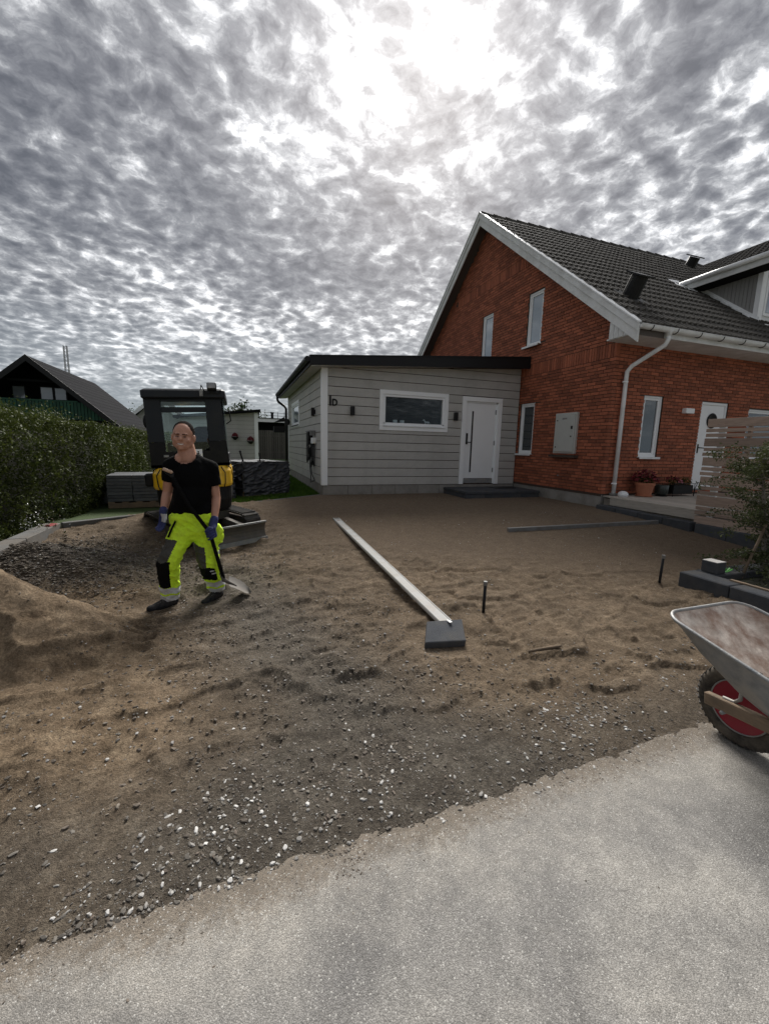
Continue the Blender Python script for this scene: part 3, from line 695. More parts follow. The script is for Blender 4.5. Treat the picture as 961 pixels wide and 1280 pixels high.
# front door
a, b, z0, z1 = FO[1]
f = MB()
for (u0,u1,v0,v1) in ((a,b,z1-.06,z1),(a,a+.05,z0,z1-.06),(b-.05,b,z0,z1-.06)): f.box(u0,HY+.03,v0,u1,HY+.14,v1)
df = f.build('door', M['white'], house, bevel=.004)
f = MB().box(a+.05, HY+.055, z0+.03, b-.05, HY+.115, z1-.06); f.build('door_leaf', M['white'], df, bevel=.004)
f = MB(); f.box(a, HY+.02, z0, b, HY+.14, z0+.03); f.build('threshold', M['greyrail'], df)
f = MB(); cx = (a+b)/2+.02; f.lathe([(.16,0),(.17,.012),(.14,.02),(.13,.012)], (cx, HY+.055, 1.93), 28, ax=(0,-1,0)); f.build('door_window', M['black'], df, smooth=True)
f = MB(); f.tube([(a+.13,HY+.055,1.32),(a+.13,HY+.0,1.32),(a+.25,HY+.0,1.315)], .011, 8); f.box(a+.11,HY+.048,1.2,a+.15,HY+.055,1.40); f.build('handle', M['black'], df)
# meter cabinet with its brick ledge
M['cabinet'] = material('pale_grey_steel', (.50,.50,.47), .5, var=.05)
f = MB().box(HX-.055, 7.385, 1.115, HX+.02, 8.045, 2.025); mc = f.build('meter_cabinet', M['cabinet'], house, bevel=.006)
f = MB().box(HX-.075, 7.425, 1.155, HX-.055, 8.005, 1.985); cd = f.build('cabinet_door', M['cabinet'], mc, bevel=.004)
f = MB()
for (yy, zz_) in ((7.95,1.86),(7.95,1.26),(7.50,1.50)): f.lathe([(.016,0),(.016,.008)], (HX-.075,yy,zz_), 10, ax=(-1,0,0))
f.box(HX-.082,7.47,1.66,HX-.075,7.52,1.73); f.build('lock', M['black'], mc)
f = MB().box(HX-.078,7.66,1.88,HX-.075,7.80,1.915); f.build('cabinet_plate', M['galv'], mc)
f = MB().box(HX-.115, 7.30, 1.03, HX+.0, 8.12, 1.085)
lg = f.build('ledge', M['mortar'], house)
for i in range(11): piece('brick', M['brick'], house, HX-.125, 7.30+i*.075, 1.09, HX-.0, 7.30+i*.075+.065, 1.108)
f = MB().lathe([(.012,0),(.014,.02),(.012,.03)], (HX-.0,7.86,.60), 8, ax=(-1,0,0)); f.bar((HX-.03,7.86,.62),(HX-.03,7.80,.60),.012,.012); f.build('wall_tap', M['galv'], house)
# wall lamp by the door
f = MB().box(9.10, HY-.10, 2.04, 9.36, HY+.0, 2.15); wl = f.build('wall_lamp', M['white'], house, bevel=.012, segs=2)

# bargeboards
def barge(nm, lo, hi, xf, xb, z_off_t, z_off_b, side, mat):
    f = MB(); s = 1 if side == 'front' else -1
    y0, y1 = (lo, RY) if side == 'front' else (RY, hi)
    p = [(y0, roof_z(y0)+z_off_b), (y1, roof_z(y1)+z_off_b), (y1, roof_z(y1)+z_off_t), (y0, roof_z(y0)+z_off_t)]
    f.prism(p, xf, xb, 'x'); return f.build(nm, mat, house, bevel=.003)
for side in ('front', 'rear'):
    barge('bargeboard', 5.86, 17.14, BX, BX+.03, .03, -.29, side, M['whiteweather'])
    barge('bargeboard', 5.86, 17.14, BX-.028, BX-.002, .035, -.10, side, M['whiteweather'])
    barge('bargeboard', 5.86, 17.14, BX-.045, BX+.10, .070, .038, side, M['whitemetal'])
# verge soffit and roof deck
for side in (1, -1):
    y0 = EY if side == 1 else 17.07
    f = MB(); p = [(y0, roof_z(y0)-.20), (RY, RZ-.20), (RY, RZ-.03), (y0, roof_z(y0)-.03)]
    f.prism(p, BX+.035, HX+.4, 'x'); f.build('verge_soffit', material('brown_soffit', (.10,.085,.075), .8, grain=(1,6,1)), house)
f = MB()
f.prism([(EY+.02, roof_z(EY)-.13), (RY, RZ-.12), (RY, RZ-.022), (EY+.02, roof_z(EY)-.02)], HX+.4, 18.6, 'x')
f.prism([(17.05, roof_z(17.05)-.13), (RY+.001, RZ-.12), (RY+.001, RZ-.022), (17.05, roof_z(17.05)-.02)], HX+.4, 18.6, 'x')
f.prism([(17.05, roof_z(17.05)-.0), (RY+.001, RZ-.0), (RY+.001, RZ+.022), (17.05, roof_z(17.05)+.02)], BX+.03, 18.6, 'x')
f.build('roof_deck', M['tile'], house)
# eaves soffit, fascia and return
f = MB(); f.box(BX+.05, EY+.03, 3.30, 18.5, HY-.003, 3.325); f.build('soffit', M['whiteweather'], house)
f = MB(); f.box(BX+.05, EY+.005, 3.285, 18.5, EY+.028, 3.45); f.build('fascia', M['whiteweather'], house)
for i in range(5): piece('soffit_return_board', M['whiteweather'], house, BX+.034, EY+.06+i*.108, 3.31, BX+.05, EY+.06+i*.108+.10, roof_z(EY+.06+i*.108)-.2)
# gutter
f = MB(); gc = (EY-.055, 3.43); n = 9; xs_ = np.linspace(BX+.02, 18.5, 2)
prof = [(gc[0]+.065*math.cos(t), gc[1]+.065*math.sin(t)) for t in np.linspace(PI, 2*PI, n)] + [(gc[0]+.058*math.cos(t), gc[1]+.058*math.sin(t)) for t in np.linspace(2*PI, PI, n)]
vs = [(x, a, b) for x in xs_ for a, b in prof]; k = len(prof)
f.add(vs, [(i, (i+1)%k, (i+1)%k+k, i+k) for i in range(k)]); f.tube([(BX+.02, gc[0]-.065, gc[1]+.004), (18.5, gc[0]-.065, gc[1]+.004)], .009, 8)
f.box(BX+.018, gc[0]-.06, gc[1]-.05, BX+.022, gc[0]+.06, gc[1])
gt = f.build('gutter', M['whitemetal'], house, smooth=False)
for i in range(18):
    f = MB(); x = BX+.30+i*.62
    f.tube([(x, gc[0]+.072*math.cos(t), gc[1]+.072*math.sin(t)) for t in np.linspace(PI*.98, 2*PI, 8)], .008, 5); f.build('gutter_bracket', M['black'], gt)
# downpipe with outlet, offset and shoe
dx = 7.33
f = MB(); f.tube([(7.52, gc[0], 3.40),(7.52, gc[0], 3.25),(7.50,gc[0]+.03,3.16),(7.36,HY-.14,2.86),(dx,HY-.075,2.76),(dx,HY-.07,2.6),(dx,HY-.07,.30)], .040, 12)
f.lathe([(.07,0),(.062,-.03),(.045,-.11)], (7.52, gc[0], 3.42), 12)
dp = f.build('downpipe', M['whitemetal'], house, smooth=False)
dp.data.polygons.foreach_set('use_smooth', [True]*len(dp.data.polygons))
for z in (2.55, .52):
    f = MB(); f.lathe([(.044,0),(.047,.004),(.047,.026),(.044,.03)], (dx,HY-.07,z), 12); f.box(dx-.075,HY-.08,z+.005,dx-.04,HY-.06,z+.025); f.bar((dx,HY-.03,z+.015),(dx,HY,z+.015),.015,.015); f.build('pipe_clamp', M['white'], dp)
f = MB(); f.box(dx-.06,HY-.12,.30,dx+.06,HY-.02,.335); f.prism([(dx-.05,.12),(dx+.05,.12),(dx+.05,.30),(dx-.05,.30)],HY-.115,HY-.025,'y'); f.build('pipe_shoe', M['galv'], dp)

# roof tiles
TW, TE = .300, .345
nrm = Vector((0, -math.sin(math.atan(RS)), math.cos(math.atan(RS)))); upv = Vector((0, math.cos(math.atan(RS)), math.sin(math.atan(RS))))
def tile_mesh():
    n = 12; us = np.linspace(0, TW*1.01, n+1); vs = []; 
    def hh(u): t = (u/TW*2) % 1.0; return .042*max(0, math.sin(PI*min(1, t/.62)))**1.1
    for v, dz in ((0, .040), (TE*1.12, .002)):
        for u in us: vs.append(Vector((u-TW/2, 0, 0)) + upv*(v-TE/2) + nrm*(hh(u)+dz))
    for u in us: vs.append(Vector((u-TW/2, 0, 0)) + upv*(-TE/2-.0) + nrm*(hh(u)+.040-.036))
    N1 = n+1; fs = [(i, i+1, N1+i+1, N1+i) for i in range(n)] + [(2*N1+i, 2*N1+i+1, i+1, i) for i in range(n)]
    me = bpy.data.meshes.new('roof_tile'); me.from_pydata([tuple(v) for v in vs], [], fs); me.materials.append(M['tile']); return me
tm = tile_mesh(); tl = []
slope_len = (RY-EY)/math.cos(math.atan(RS)); rows = int(slope_len/TE)+1
DXW, DXE = 11.72, 11.24      # dormer side wall and eave
for r in range(rows):
    v = .12+r*TE
    for c in range(38):
        x = BX+.20+c*TW
        y = EY-.02+v*math.cos(math.atan(RS)); z = roof_z(EY-.02)+v*math.sin(math.atan(RS))
        if y > RY-.06: continue
        if DXW-.02 < x < 15.3 and 7.30 < y < 11.5-(7.8-5.66-.5*(min(x,27.1-x)-11.24))/.777-.05: continue
        tl.append((x, y, z))
rt = random.Random(9)
tl.sort(key=lambda p: (p[0]**2+p[1]**2+(p[2]-1.2)**2) + (1000 if p[0] > 12.3 and p[1] < 7.6 else 0))
base = house.location; V0 = np.array([v.co[:] for v in tm.vertices]); F0 = np.array([list(p.vertices) for p in tm.polygons]); RV = []; RF = []
for i, (x, y, z) in enumerate(tl):
    j = Vector((rt.uniform(-.004,.004), 0, rt.uniform(-.003,.004)))
    if i < 300:
        o = bpy.data.objects.new('roof_tile', tm); COL.objects.link(o); o.parent = house; o.location = Vector((x,y,z)) - base + j
    else:
        RV.append(V0 + np.array((x,y,z)) - np.array(base) + np.array(j)); RF.append(F0 + len(V0)*(i-300))
if RV:
    o = facesmesh('roof_tiling', np.concatenate(RV), np.concatenate(RF), M['tile'], house); o['kind'] = 'stuff'
for i in range(26):   # ridge tiles
    f = MB(); x = BX+.02+i*.40; h = .02*(i % 1)
    f.tube([(x, RY, RZ-.035), (x+.42, RY, RZ-.05)], .12, 10, rs=[.125, .112]); f.build('ridge_tile', M['tile'], house, smooth=False)
# roof vents
def roof_vent(x, y, s, h, nm='roof_vent'):
    z = roof_z(y)+.03; f = MB()
    f.add([Vector((x,y,z))+Vector((a*.26*s,0,0))+upv*b*.3*s+nrm*c for c in (.0,.03) for a,b in ((-1,-1),(1,-1),(1,1),(-1,1))], [(0,3,2,1),(4,5,6,7),(0,1,5,4),(1,2,6,5),(2,3,7,6),(3,0,4,7)])
    v = f.build(nm, M['black'], house)
    ax = Vector((0,-.50,.86)).normalized(); f = MB(); f.lathe([(.17*s,-.1),(.165*s,h),(.155*s,h)], (x,y,z), 14, ax=tuple(ax)); f.build('vent_body', M['black'], v)
    c = Vector((x,y,z))+ax*(h+.025); sd_ = Vector((1,0,0)); fw = ax.cross(sd_); f = MB(); f.bar(c-fw*.20*s, c+fw*.20*s, .40*s, .03, up=tuple(ax)); f.build('vent_cap', M['black'], v)
roof_vent(7.74, 7.02, 1.0, .40); roof_vent(14.5, 10.9, 1.0, .30)

# dormer
dor = MB(); DY0 = 6.98; DH = 5.62
dor.prism([(DY0+.03, roof_z(DY0+.03)-.05), (9.1, roof_z(9.1)-.05), (9.1, DH), (DY0+.03, DH)], DXW+.02, DXW+.10, 'x')
dor.box(DXW+.02, DY0+.03, roof_z(DY0)-.1, 15.5, DY0+.12, DH)
dm = dor.build('dormer', M['whiteweather'], house)
M['dormerboard'] = material('grey_dormer_board', (.30,.295,.285), .65, var=.1, island=.06, grain=(3,3,1))
y = DY0+.11
while y < 8.9:
    zb = roof_z(y+.11)+.03
    if DH-zb > .05:
        f = MB().box(DXW, y, zb, DXW+.022, y+.082, DH); f.build('board', M['dormerboard'], dm)
    y += .09
f = MB().box(DXW-.012, DY0-.01, roof_z(DY0)+.0, DXW+.02, DY0+.10, DH); f.box(DXW+.02, DY0-.012, roof_z(DY0)+.0, DXW+.14, DY0+.03, DH); f.build('corner_trim', M['white'], dm)
f = MB().box(DXW+.20, DY0+.0, roof_z(DY0)+.2, DXW+1.7, DY0+.03, DH-.05); f.build('window_frame', M['white'], dm)
f = MB().box(DXW+.27, DY0-.01, roof_z(DY0)+.27, DXW+1.62, DY0-.001, DH-.12); f.build('pane', M['paneblue'], dm)
# flashing along the foot of the side wall and under the window
f = MB(); y0, y1 = DY0-.05, 8.8
f.add([(DXW-.10,y0,roof_z(y0)+.062),(DXW-.10,y1,roof_z(y1)+.062),(DXW-.0,y1,roof_z(y1)+.10),(DXW-.0,y0,roof_z(y0)+.10)], [(0,1,2,3)])
f.add([(DXW-.014,y0,roof_z(y0)+.04),(DXW-.014,y1,roof_z(y1)+.04),(DXW-.004,y1,roof_z(y1)+.16),(DXW-.004,y0,roof_z(y0)+.16)], [(0,1,2,3)])
f.box(DXW-.05, DY0-.22, roof_z(DY0-.2)+.06, 15.6, DY0-.0, roof_z(DY0-.2)+.08); f.build('flashing', M['whitemetal'], dm)
# dormer roof: left slope, gutter, soffit
DS = .50; DRX = 13.55; ez = 5.66
def dz(x): return ez + DS*(x-DXE)
def meet(x): return RY - (RZ - dz(x))/RS   # where the slope runs into the main roof
f = MB(); yf = 6.62
vs = [(DXE,yf,dz(DXE)),(DRX,yf,dz(DRX)),(DRX,meet(DRX)+.1,dz(DRX)),(DXE,meet(DXE)+.1,dz(DXE))]; vs = vs + [(a,b,c-.10) for a,b,c in vs]
f.add(vs, [(0,1,2,3),(4,7,6,5),(0,4,5,1),(1,5,6,2),(2,6,7,3),(3,7,4,0)])
vs = [(DRX,yf,dz(DRX)),(DRX*2-DXE,yf,dz(DXE)),(DRX*2-DXE,meet(DXE)+.1,dz(DXE)),(DRX,meet(DRX)+.1,dz(DRX))]; vs = vs + [(a,b,c-.10) for a,b,c in vs]
f.add(vs, [(0,1,2,3),(4,7,6,5),(0,4,5,1),(1,5,6,2),(2,6,7,3),(3,7,4,0)]); f.build('dormer_roof', M['tile'], dm)
ang = math.atan(DS)
for r in range(8):
    f = MB()
    for c in range(16):
        y = yf+.05+c*TW; xr = DXE+.02+r*TE*math.cos(ang); zr = dz(xr)
        if y+TW/2 > meet(xr)+.15: continue
        n = 8; up2 = Vector((math.cos(ang),0,math.sin(ang))); n2 = Vector((-math.sin(ang),0,math.cos(ang))); vs = []
        hh = lambda t: .03*max(0, math.sin(PI*min(1, ((t*2) % 1.0)/.62)))
        for v, d in ((0,.03),(TE*1.1,.002)):
            for i in range(n+1): vs.append(Vector((xr,y+TW*i/n,zr))+up2*v+n2*(hh(i/n)+d))
        for i in range(n+1): vs.append(Vector((xr,y+TW*i/n,zr))+n2*(hh(i/n)))
        k = n+1; f.add(vs, [(i,k+i,k+i+1,i+1) for i in range(n)]+[(2*k+i,i,i+1,2*k+i+1) for i in range(n)])
    if f.v: o = f.build('tile_row', M['tile'], dm, fix=False)
f = MB(); f.tube([(DXE-.05, yf-.05, dz(DXE)-.06),(DXE-.05, meet(DXE)-.02, dz(DXE)-.06)], .055, 10); f.build('dormer_gutter', M['whitemetal'], dm, smooth=True)
f = MB(); f.box(DXE+.0, yf, dz(DXE)-.24, DXE+.02, meet(DXE)-.1, dz(DXE)-.10); f.build('dormer_fascia', M['whiteweather'], dm)
f = MB(); f.box(DXE+.02, yf+.02, dz(DXE)-.24, DXW+.01, 8.4, dz(DXE)-.22); f.build('dormer_soffit', M['near_black'], dm)
f = MB(); f.prism([(DXE-.02,dz(DXE)-.16),(DRX,dz(DRX)-.16),(DRX,dz(DRX)+.06),(DXE-.02,dz(DXE)+.06)], yf-.03, yf-.001, 'y'); f.prism([(DRX,dz(DRX)-.16),(2*DRX-DXE,dz(DXE)-.16),(2*DRX-DXE,dz(DXE)+.06),(DRX,dz(DRX)+.06)], yf-.03, yf-.001, 'y'); f.build('bargeboard', M['white'], dm)
f = MB(); f.add([(DXE-.35, 8.35, roof_z(8.35)+.07),(DXE+.05,8.15,roof_z(8.15)+.09),(DXE+.10,8.75,roof_z(8.75)+.10),(DXE-.28,8.80,roof_z(8.80)+.08)], [(0,1,2,3)]); f.build('valley_sheet', M['whitemetal'], dm)

# ------------------------------------------------------------------ annex
AX, AY, AXE, AYE = 1.82, 9.5, 7.06, 16.15
annex = empty('annex', (AX, AY, 0), 'single storey extension in grey horizontal boards with a black flat roof', 'building')
f = MB(); f.box(AX+.03, AY+.03, -.3, AXE, AYE-.02, .25)
f.build('plinth_core', M['mortar'], annex)
x = AX+.015
for i in range(9):
    w = .60; x1 = min(x+w-.008, AXE)
    if x1-x > .02: piece('plinth_block', M['plinth'], annex, x, AY+.012, -.2, x1, AY+.10, .245, .004)
    x += w
y = AY+.10
for i in range(11):
    piece('plinth_block', M['plinth'], annex, AX+.012, y+.004, -.2, AX+.10, min(y+.60, AYE-.03)-.004, .245, .004); y += .60
def annex_top(x): return 2.86 + (x-AX)*.075
AO = [(5.37, 6.54, .10, 2.47), (3.17, 4.97, 1.56, 2.49)]     # door, window on the front (outer trim)
SO = [(13.25, 15.05, 1.72, 2.53)]
# wall body behind the boards, with a real opening for the front window
core = MB()
def put_a(mb, a, b, z0, z1, ta, tb): mb.prism([(a,z0),(b,z0),(b,z1 if z1 else tb),(a,z1 if z1 else ta)], AY+.03, AY+.16, 'y')
wall_core(core, AX+.03, AXE, lambda x: annex_top(x)+.1, [(3.25,4.89,1.64,2.41),(5.45,6.46,.27,2.39)], put_a, 9)
core.box(AX+.03, AY+.16, .25, AX+.15, AYE-.03, 2.9); core.box(AX+.03, AYE-.15, .25, AXE, AYE-.03, 2.9)
core.build('wall_body', M['mortar'], annex)
BH = .2035
def rows(u0, u1, z0, top, opens, mk):
    z = z0; r = 0
    while z < top(u1):
        zt = min(z+BH-.014, 99); parts = [(u0, u1, z, zt)]
        for oa, ob, oc, od in opens:
            nn = []
            for (a,b,c,d) in parts:
                if d <= oc or c >= od or b <= oa or a >= ob: nn.append((a,b,c,d)); continue
                nn += [q for q in ((a,oa,c,d),(ob,b,c,d)) if q[1]-q[0] > .01]
                if c < oc-.01: nn.append((oa,ob,c,oc))
                if d > od+.01: nn.append((oa,ob,od,d))
            parts = nn
        for p in parts:
            mk(*p)
        z += BH; r += 1
def mk_front(a, b, c, d):
    ta, tb = annex_top(a), annex_top(b)
    if c >= tb: return
    if d <= ta: piece('siding_board', M['siding'], annex, a, AY, c, b, AY+.028, d, .003); return
    # board cut to the roof line
    a2 = a if c < ta else AX+(c-2.86)/.075
    p = [(a2, c), (b, c), (b, min(d, tb)), (max(a2, min(b, AX+(d-2.86)/.075)), min(d, tb)), (a2, min(d, annex_top(a2)+1e-4))]
    q = []
    for t in p:
        if not q or abs(t[0]-q[-1][0])+abs(t[1]-q[-1][1]) > 1e-3: q.append(t)
    if len(q) > 2: MB().prism(q, AY, AY+.028, 'y').build('siding_board', M['siding'], annex)
rows(AX+.12, AXE-.004, .255, annex_top, AO, mk_front)
rows(AY+.12, AYE-.10, .255, lambda y: 2.84, SO, lambda a,b,c,d: piece('siding_board', M['siding'], annex, AX, a, c, AX+.028, b, min(d, 2.9), .003))
# white corner boards
f = MB(); f.box(AX-.022, AY-.024, .25, AX+.115, AY-.0005, 2.868); f.build('corner_board', M['white'], annex, bevel=.003)
f = MB(); f.box(AX-.024, AY+.0, .25, AX-.0005, AY+.115, 2.868); f.build('corner_board', M['white'], annex, bevel=.003)
f = MB(); f.box(AX-.024, AYE-.12, .25, AX-.0005, AYE-.0, 2.86); f.build('corner_board', M['white'], annex)
# roof: slab with soffit, black fascia, gutter
OX = 1.50; OY = 9.17
def rt_(x): return 3.00 + (x-OX)*.082
f = MB(); f.prism([(OX, rt_(OX)-.145), (AXE-.005, rt_(AXE)-.145), (AXE-.005, rt_(AXE)), (OX, rt_(OX))], OY+.03, AYE+.3, 'y'); f.build('roof', M['blackroof'], annex)
f = MB(); f.prism([(OX-.01, rt_(OX)-.15), (AXE-.0, rt_(AXE)-.24), (AXE-.0, rt_(AXE)+.03), (OX-.01, rt_(OX)+.03)], OY, OY+.028, 'y')
f.prism([(OX-.02, rt_(OX)+.028), (AXE, rt_(AXE)+.028), (AXE, rt_(AXE)+.05), (OX-.02, rt_(OX)+.05)], OY-.015, OY+.10, 'y')
f.prism([(AXE, rt_(AXE)-.24), (7.16, rt_(AXE)-.20), (7.16, rt_(AXE)+.05), (AXE, rt_(AXE)+.05)], OY, OY+.028, 'y'); f.build('fascia', M['black'], annex)
f = MB(); f.prism([(OX+.02, rt_(OX)-.17), (AX-.03, rt_(AX)-.17), (AX-.03, rt_(AX)-.15), (OX+.02, rt_(OX)-.15)], OY+.03, AYE+.3, 'y'); f.prism([(AX-.03, rt_(AX)-.165), (AXE-.01, rt_(AXE)-.165), (AXE-.01, rt_(AXE)-.147), (AX-.03, rt_(AX)-.147)], OY+.03, AY-.001, 'y')
f.build('soffit', M['siding'], annex)
f = MB(); f.box(OX-.012, OY+.03, rt_(OX)-.16, OX-.001, AYE+.3, rt_(OX)+.02)
f.tube([(OX-.065, OY, rt_(OX)-.035), (OX-.065, AYE+.32, rt_(OX)-.035)], .060, 10); f.build('gutter', M['black'], annex, smooth=False)
f = MB(); gy_ = AYE+.15; f.tube([(OX-.065,gy_,2.9),(OX-.065,gy_,2.78),(OX-.03,gy_,2.70),(AX-.14,gy_-.05,2.55),(AX-.09,gy_-.15,2.45),(AX-.09,gy_-.17,.1)], .045, 10); f.build('downpipe', M['black'], annex, smooth=True)
# window on the front
wn_ = AO[1]; f = MB(); t = .095
a,b,c,d = wn_
for (u0,u1,v0,v1) in ((a,b,d-t,d),(a,b,c,c+t),(a,a+t,c+t,d-t),(b-t,b,c+t,d-t)): f.box(u0,AY-.022,v0,u1,AY+.03,v1)
aw = f.build('window', M['white'], annex, bevel=.003)
f = MB(); A,B,C,D = a+t,b-t,c+t,d-t; w = .055
for (u0,u1,v0,v1) in ((A,B,D-w,D),(A,B,C,C+w+.03),(A,A+w,C+w,D-w),(B-w,B,C+w,D-w)): f.box(u0,AY+.0,v0,u1,AY+.09,v1)
f.build('window_frame', M['white'], aw, bevel=.003)
MB().box(A-.01,AY-.05,C-.0,B+.01,AY+.02,C+.022).build('window_sill', M['whitemetal'], aw)
MB().box(A+w-.004,AY+.045,C+w+.026,B-w+.004,AY+.051,D-w+.004).build('pane', M['winglass'], aw)
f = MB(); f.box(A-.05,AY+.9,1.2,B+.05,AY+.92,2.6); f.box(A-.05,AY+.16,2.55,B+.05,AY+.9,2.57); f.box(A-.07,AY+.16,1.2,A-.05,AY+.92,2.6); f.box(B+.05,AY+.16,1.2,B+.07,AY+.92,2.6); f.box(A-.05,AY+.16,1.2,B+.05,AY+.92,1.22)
f.build('room', M['near_black'], annex)  # box coloured near-black to stand for the unlit room
MB().box(A-.02,AY+.10,C+w-.02,B+.02,AY+.34,C+w+.005).build('inner_sill', M['white'], aw)
for i, (px0, s, lab) in enumerate(((3.64,1.0,'left white round pot on the sill inside the grey annex window'),(3.83,.95,'right white round pot on the sill inside the grey annex window'))):
    o = MB().lathe([(.040*s,0),(.055*s,.05*s),(.058*s,.105*s),(.050*s,.105*s),(.045*s,.06*s)], (px0,AY+.2,C+w+.006), 16).build('white_pot', M['white'], None, smooth=True)
    tag(o, lab, 'pot', 'white pots on the window sill')
f = MB(); zz0 = C+w+.006; hx = 4.50
for dx_, dy_ in ((-.05,-.012),(-.05,.012),(.04,-.012),(.04,.012)): f.cap((hx+dx_,AY+.2+dy_,zz0+.008),(hx+dx_*.9,AY+.2+dy_,zz0+.07),.006,.009,8)
f.cap((hx-.05,AY+.2,zz0+.08),(hx+.04,AY+.2,zz0+.08),.024,.022,10); f.cap((hx-.055,AY+.2,zz0+.085),(hx-.085,AY+.2,zz0+.14),.020,.013,10); f.cap((hx-.085,AY+.2,zz0+.143),(hx-.12,AY+.2,zz0+.122),.014,.009,8); f.cap((hx+.055,AY+.2,zz0+.085),(hx+.085,AY+.2,zz0+.04),.008,.004,8)
tag(remeshed(f, 'horse_figurine', M['white'], None, .004, 1), 'small white horse figure on the sill inside the annex window', 'figurine')
# door of the annex
a,b,c,d = 5.37,6.54,.255,2.47
f = MB()
for (u0,u1,v0,v1) in ((a-.0,b+.0,d-.11,d),(a,a+.115,c,d-.11),(b-.115,b,c,d-.11)): f.box(u0,AY-.022,v0,u1,AY+.04,v1)
ad = f.build('door', M['white'], annex, bevel=.003)
A,B = a+.115,b-.115
f = MB(); f.box(A,AY+.03,.26,A+.035,AY+.11,d-.11); f.box(B-.035,AY+.03,.26,B,AY+.11,d-.11); f.box(A,AY+.03,d-.145,B,AY+.11,d-.11); f.build('door_frame', M['white'], ad)
MB().box(A+.037,AY+.042,.405,B-.037,AY+.10,d-.148).build('door_leaf', M['white'], ad, bevel=.003)
f = MB().box(A+.20,AY+.036,.56,A+.245,AY+.0415,2.12); f.build('glass_strip', M['pane'], ad)
f = MB().box(A+.035,AY+.02,.28,B-.035,AY+.09,.40); f.build('threshold', M['galv'], ad)
f = MB(); f.box(A+.055,AY+.022,1.28,A+.10,AY+.042,1.56); f.tube([(A+.078,AY+.03,1.33),(A+.078,AY-.02,1.33),(A+.19,AY-.02,1.33)],.011,8); f.build('handle', M['black'], ad)
for z in (.62,1.33,2.12): MB().box(B-.052,AY+.022,z-.06,B-.022,AY+.0415,z+.06).build('hinge', M['galv'], ad, bevel=.004)
# side window
a,b,c,d = SO[0]; f = MB()
for (u0,u1,v0,v1) in ((a,b,d-t,d),(a,b,c,c+t),(a,a+t,c+t,d-t),(b-t,b,c+t,d-t)): f.box(AX-.022,u0,v0,AX+.03,u1,v1)
sw = f.build('window', M['white'], annex); f = MB()
for (u0,u1,v0,v1) in ((a+t,b-t,d-t-w,d-t),(a+t,b-t,c+t,c+t+w),(a+t,a+t+w,c+t,d-t),(b-t-w,b-t,c+t,d-t)): f.box(AX+.0,u0,v0,AX+.05,u1,v1)
f.build('window_frame', M['white'], sw); MB().box(AX+.02,a+t,c+t,AX+.026,b-t,d-t).build('pane', M['paneblue'], sw)
MB().box(AX-.06,a+.05,c+.04,AX+.0,b-.05,c+.06).build('window_sill', M['black'], sw)
# house number
for ch_, x_, s_, w_ in (('1', 1.93, .30, .85), ('D', 2.03, .205, .85)):
    cu = bpy.data.curves.new('house_number', 'FONT'); cu.body = ch_; cu.size = s_; cu.extrude = .006; cu.offset = .008
    o = bpy.data.objects.new('house_number', cu); COL.objects.link(o); dg = bpy.context.evaluated_depsgraph_get(); me = bpy.data.meshes.new_from_object(o.evaluated_get(dg)); bpy.data.objects.remove(o)
    me.materials.append(M['black']); o = bpy.data.objects.new('house_number', me); COL.objects.link(o); o.parent = annex; o.rotation_euler = (PI/2,0,0); o.scale = (w_,1,1); o.location = (x_-AX, -.012, 2.065)
# wall lamps
for (x,y,z,ax,lab) in ((2.50,AY,1.96,0,'small black up and down lamp left of the white framed annex window'),(5.17,AY,1.955,0,'small black up and down lamp between the annex window and its white door'),(AX,10.45,1.97,1,'small black lamp on the side wall of the annex beside its front corner'),(AX,15.75,1.95,1,'small black lamp at the far rear end of the annex side wall')):
    wl = empty('wall_lamp', (x,y,z), lab, 'lamp', 'black wall lamps on the grey annex')
    f = MB(); g = MB()
    if ax == 0: f.box(x-.045,y-.10,z-.10,x+.045,y-.025,z+.10); g.box(x-.03,y-.026,z-.05,x+.03,y+.002,z+.05)
    else: f.box(x-.10,y-.045,z-.10,x-.025,y+.045,z+.10); g.box(x-.026,y-.03,z-.05,x+.002,y+.03,z+.05)
    f.build('lamp_body', M['black'], wl, bevel=.004); g.build('bracket', M['black'], wl)
# charger with hanging cable
ev = empty('wall_charger', (AX,10.7,1.25), 'black wall charger with looped cable hanging on the annex side wall', 'charger')
MB().box(AX-.13,10.80,1.17,AX+.0,11.10,1.50).build('charger_box', M['black'], ev, bevel=.02, segs=2)
MB().box(AX-.10,10.30,1.20,AX+.0,10.52,1.34).build('cable_holder', M['white'], ev, bevel=.01)
f = MB(); f.bar((AX-.06,10.9,1.52),(AX-.06,11.6,1.52),.02,.03); f.box(AX-.12,10.40,1.40,AX,10.55,1.52); f.build('bracket', M['greyrail'], ev)
f = MB(); rr = random.Random(4)
for k in range(6):
    cy = 10.38+.13*k; lo = .66+rr.uniform(-.08,.16); w_ = .13+rr.uniform(-.03,.03)
    f.tube([(AX-.05-.012*k, cy+w_*math.cos(t), (1.26+lo)/2+(1.26-lo)/2*math.sin(t)) for t in np.linspace(0,2*PI,17)], .013, 6)
f.tube([(AX-.06,10.6,1.2),(AX-.08,10.7,.8),(AX-.09,10.45,.45),(AX-.05,10.25,.30),(AX-.09,10.6,.22),(AX-.05,10.8,.3),(AX-.06,10.9,.6),(AX-.06,10.92,1.1)], .012, 6)
f.build('cable', M['black'], ev, smooth=True)

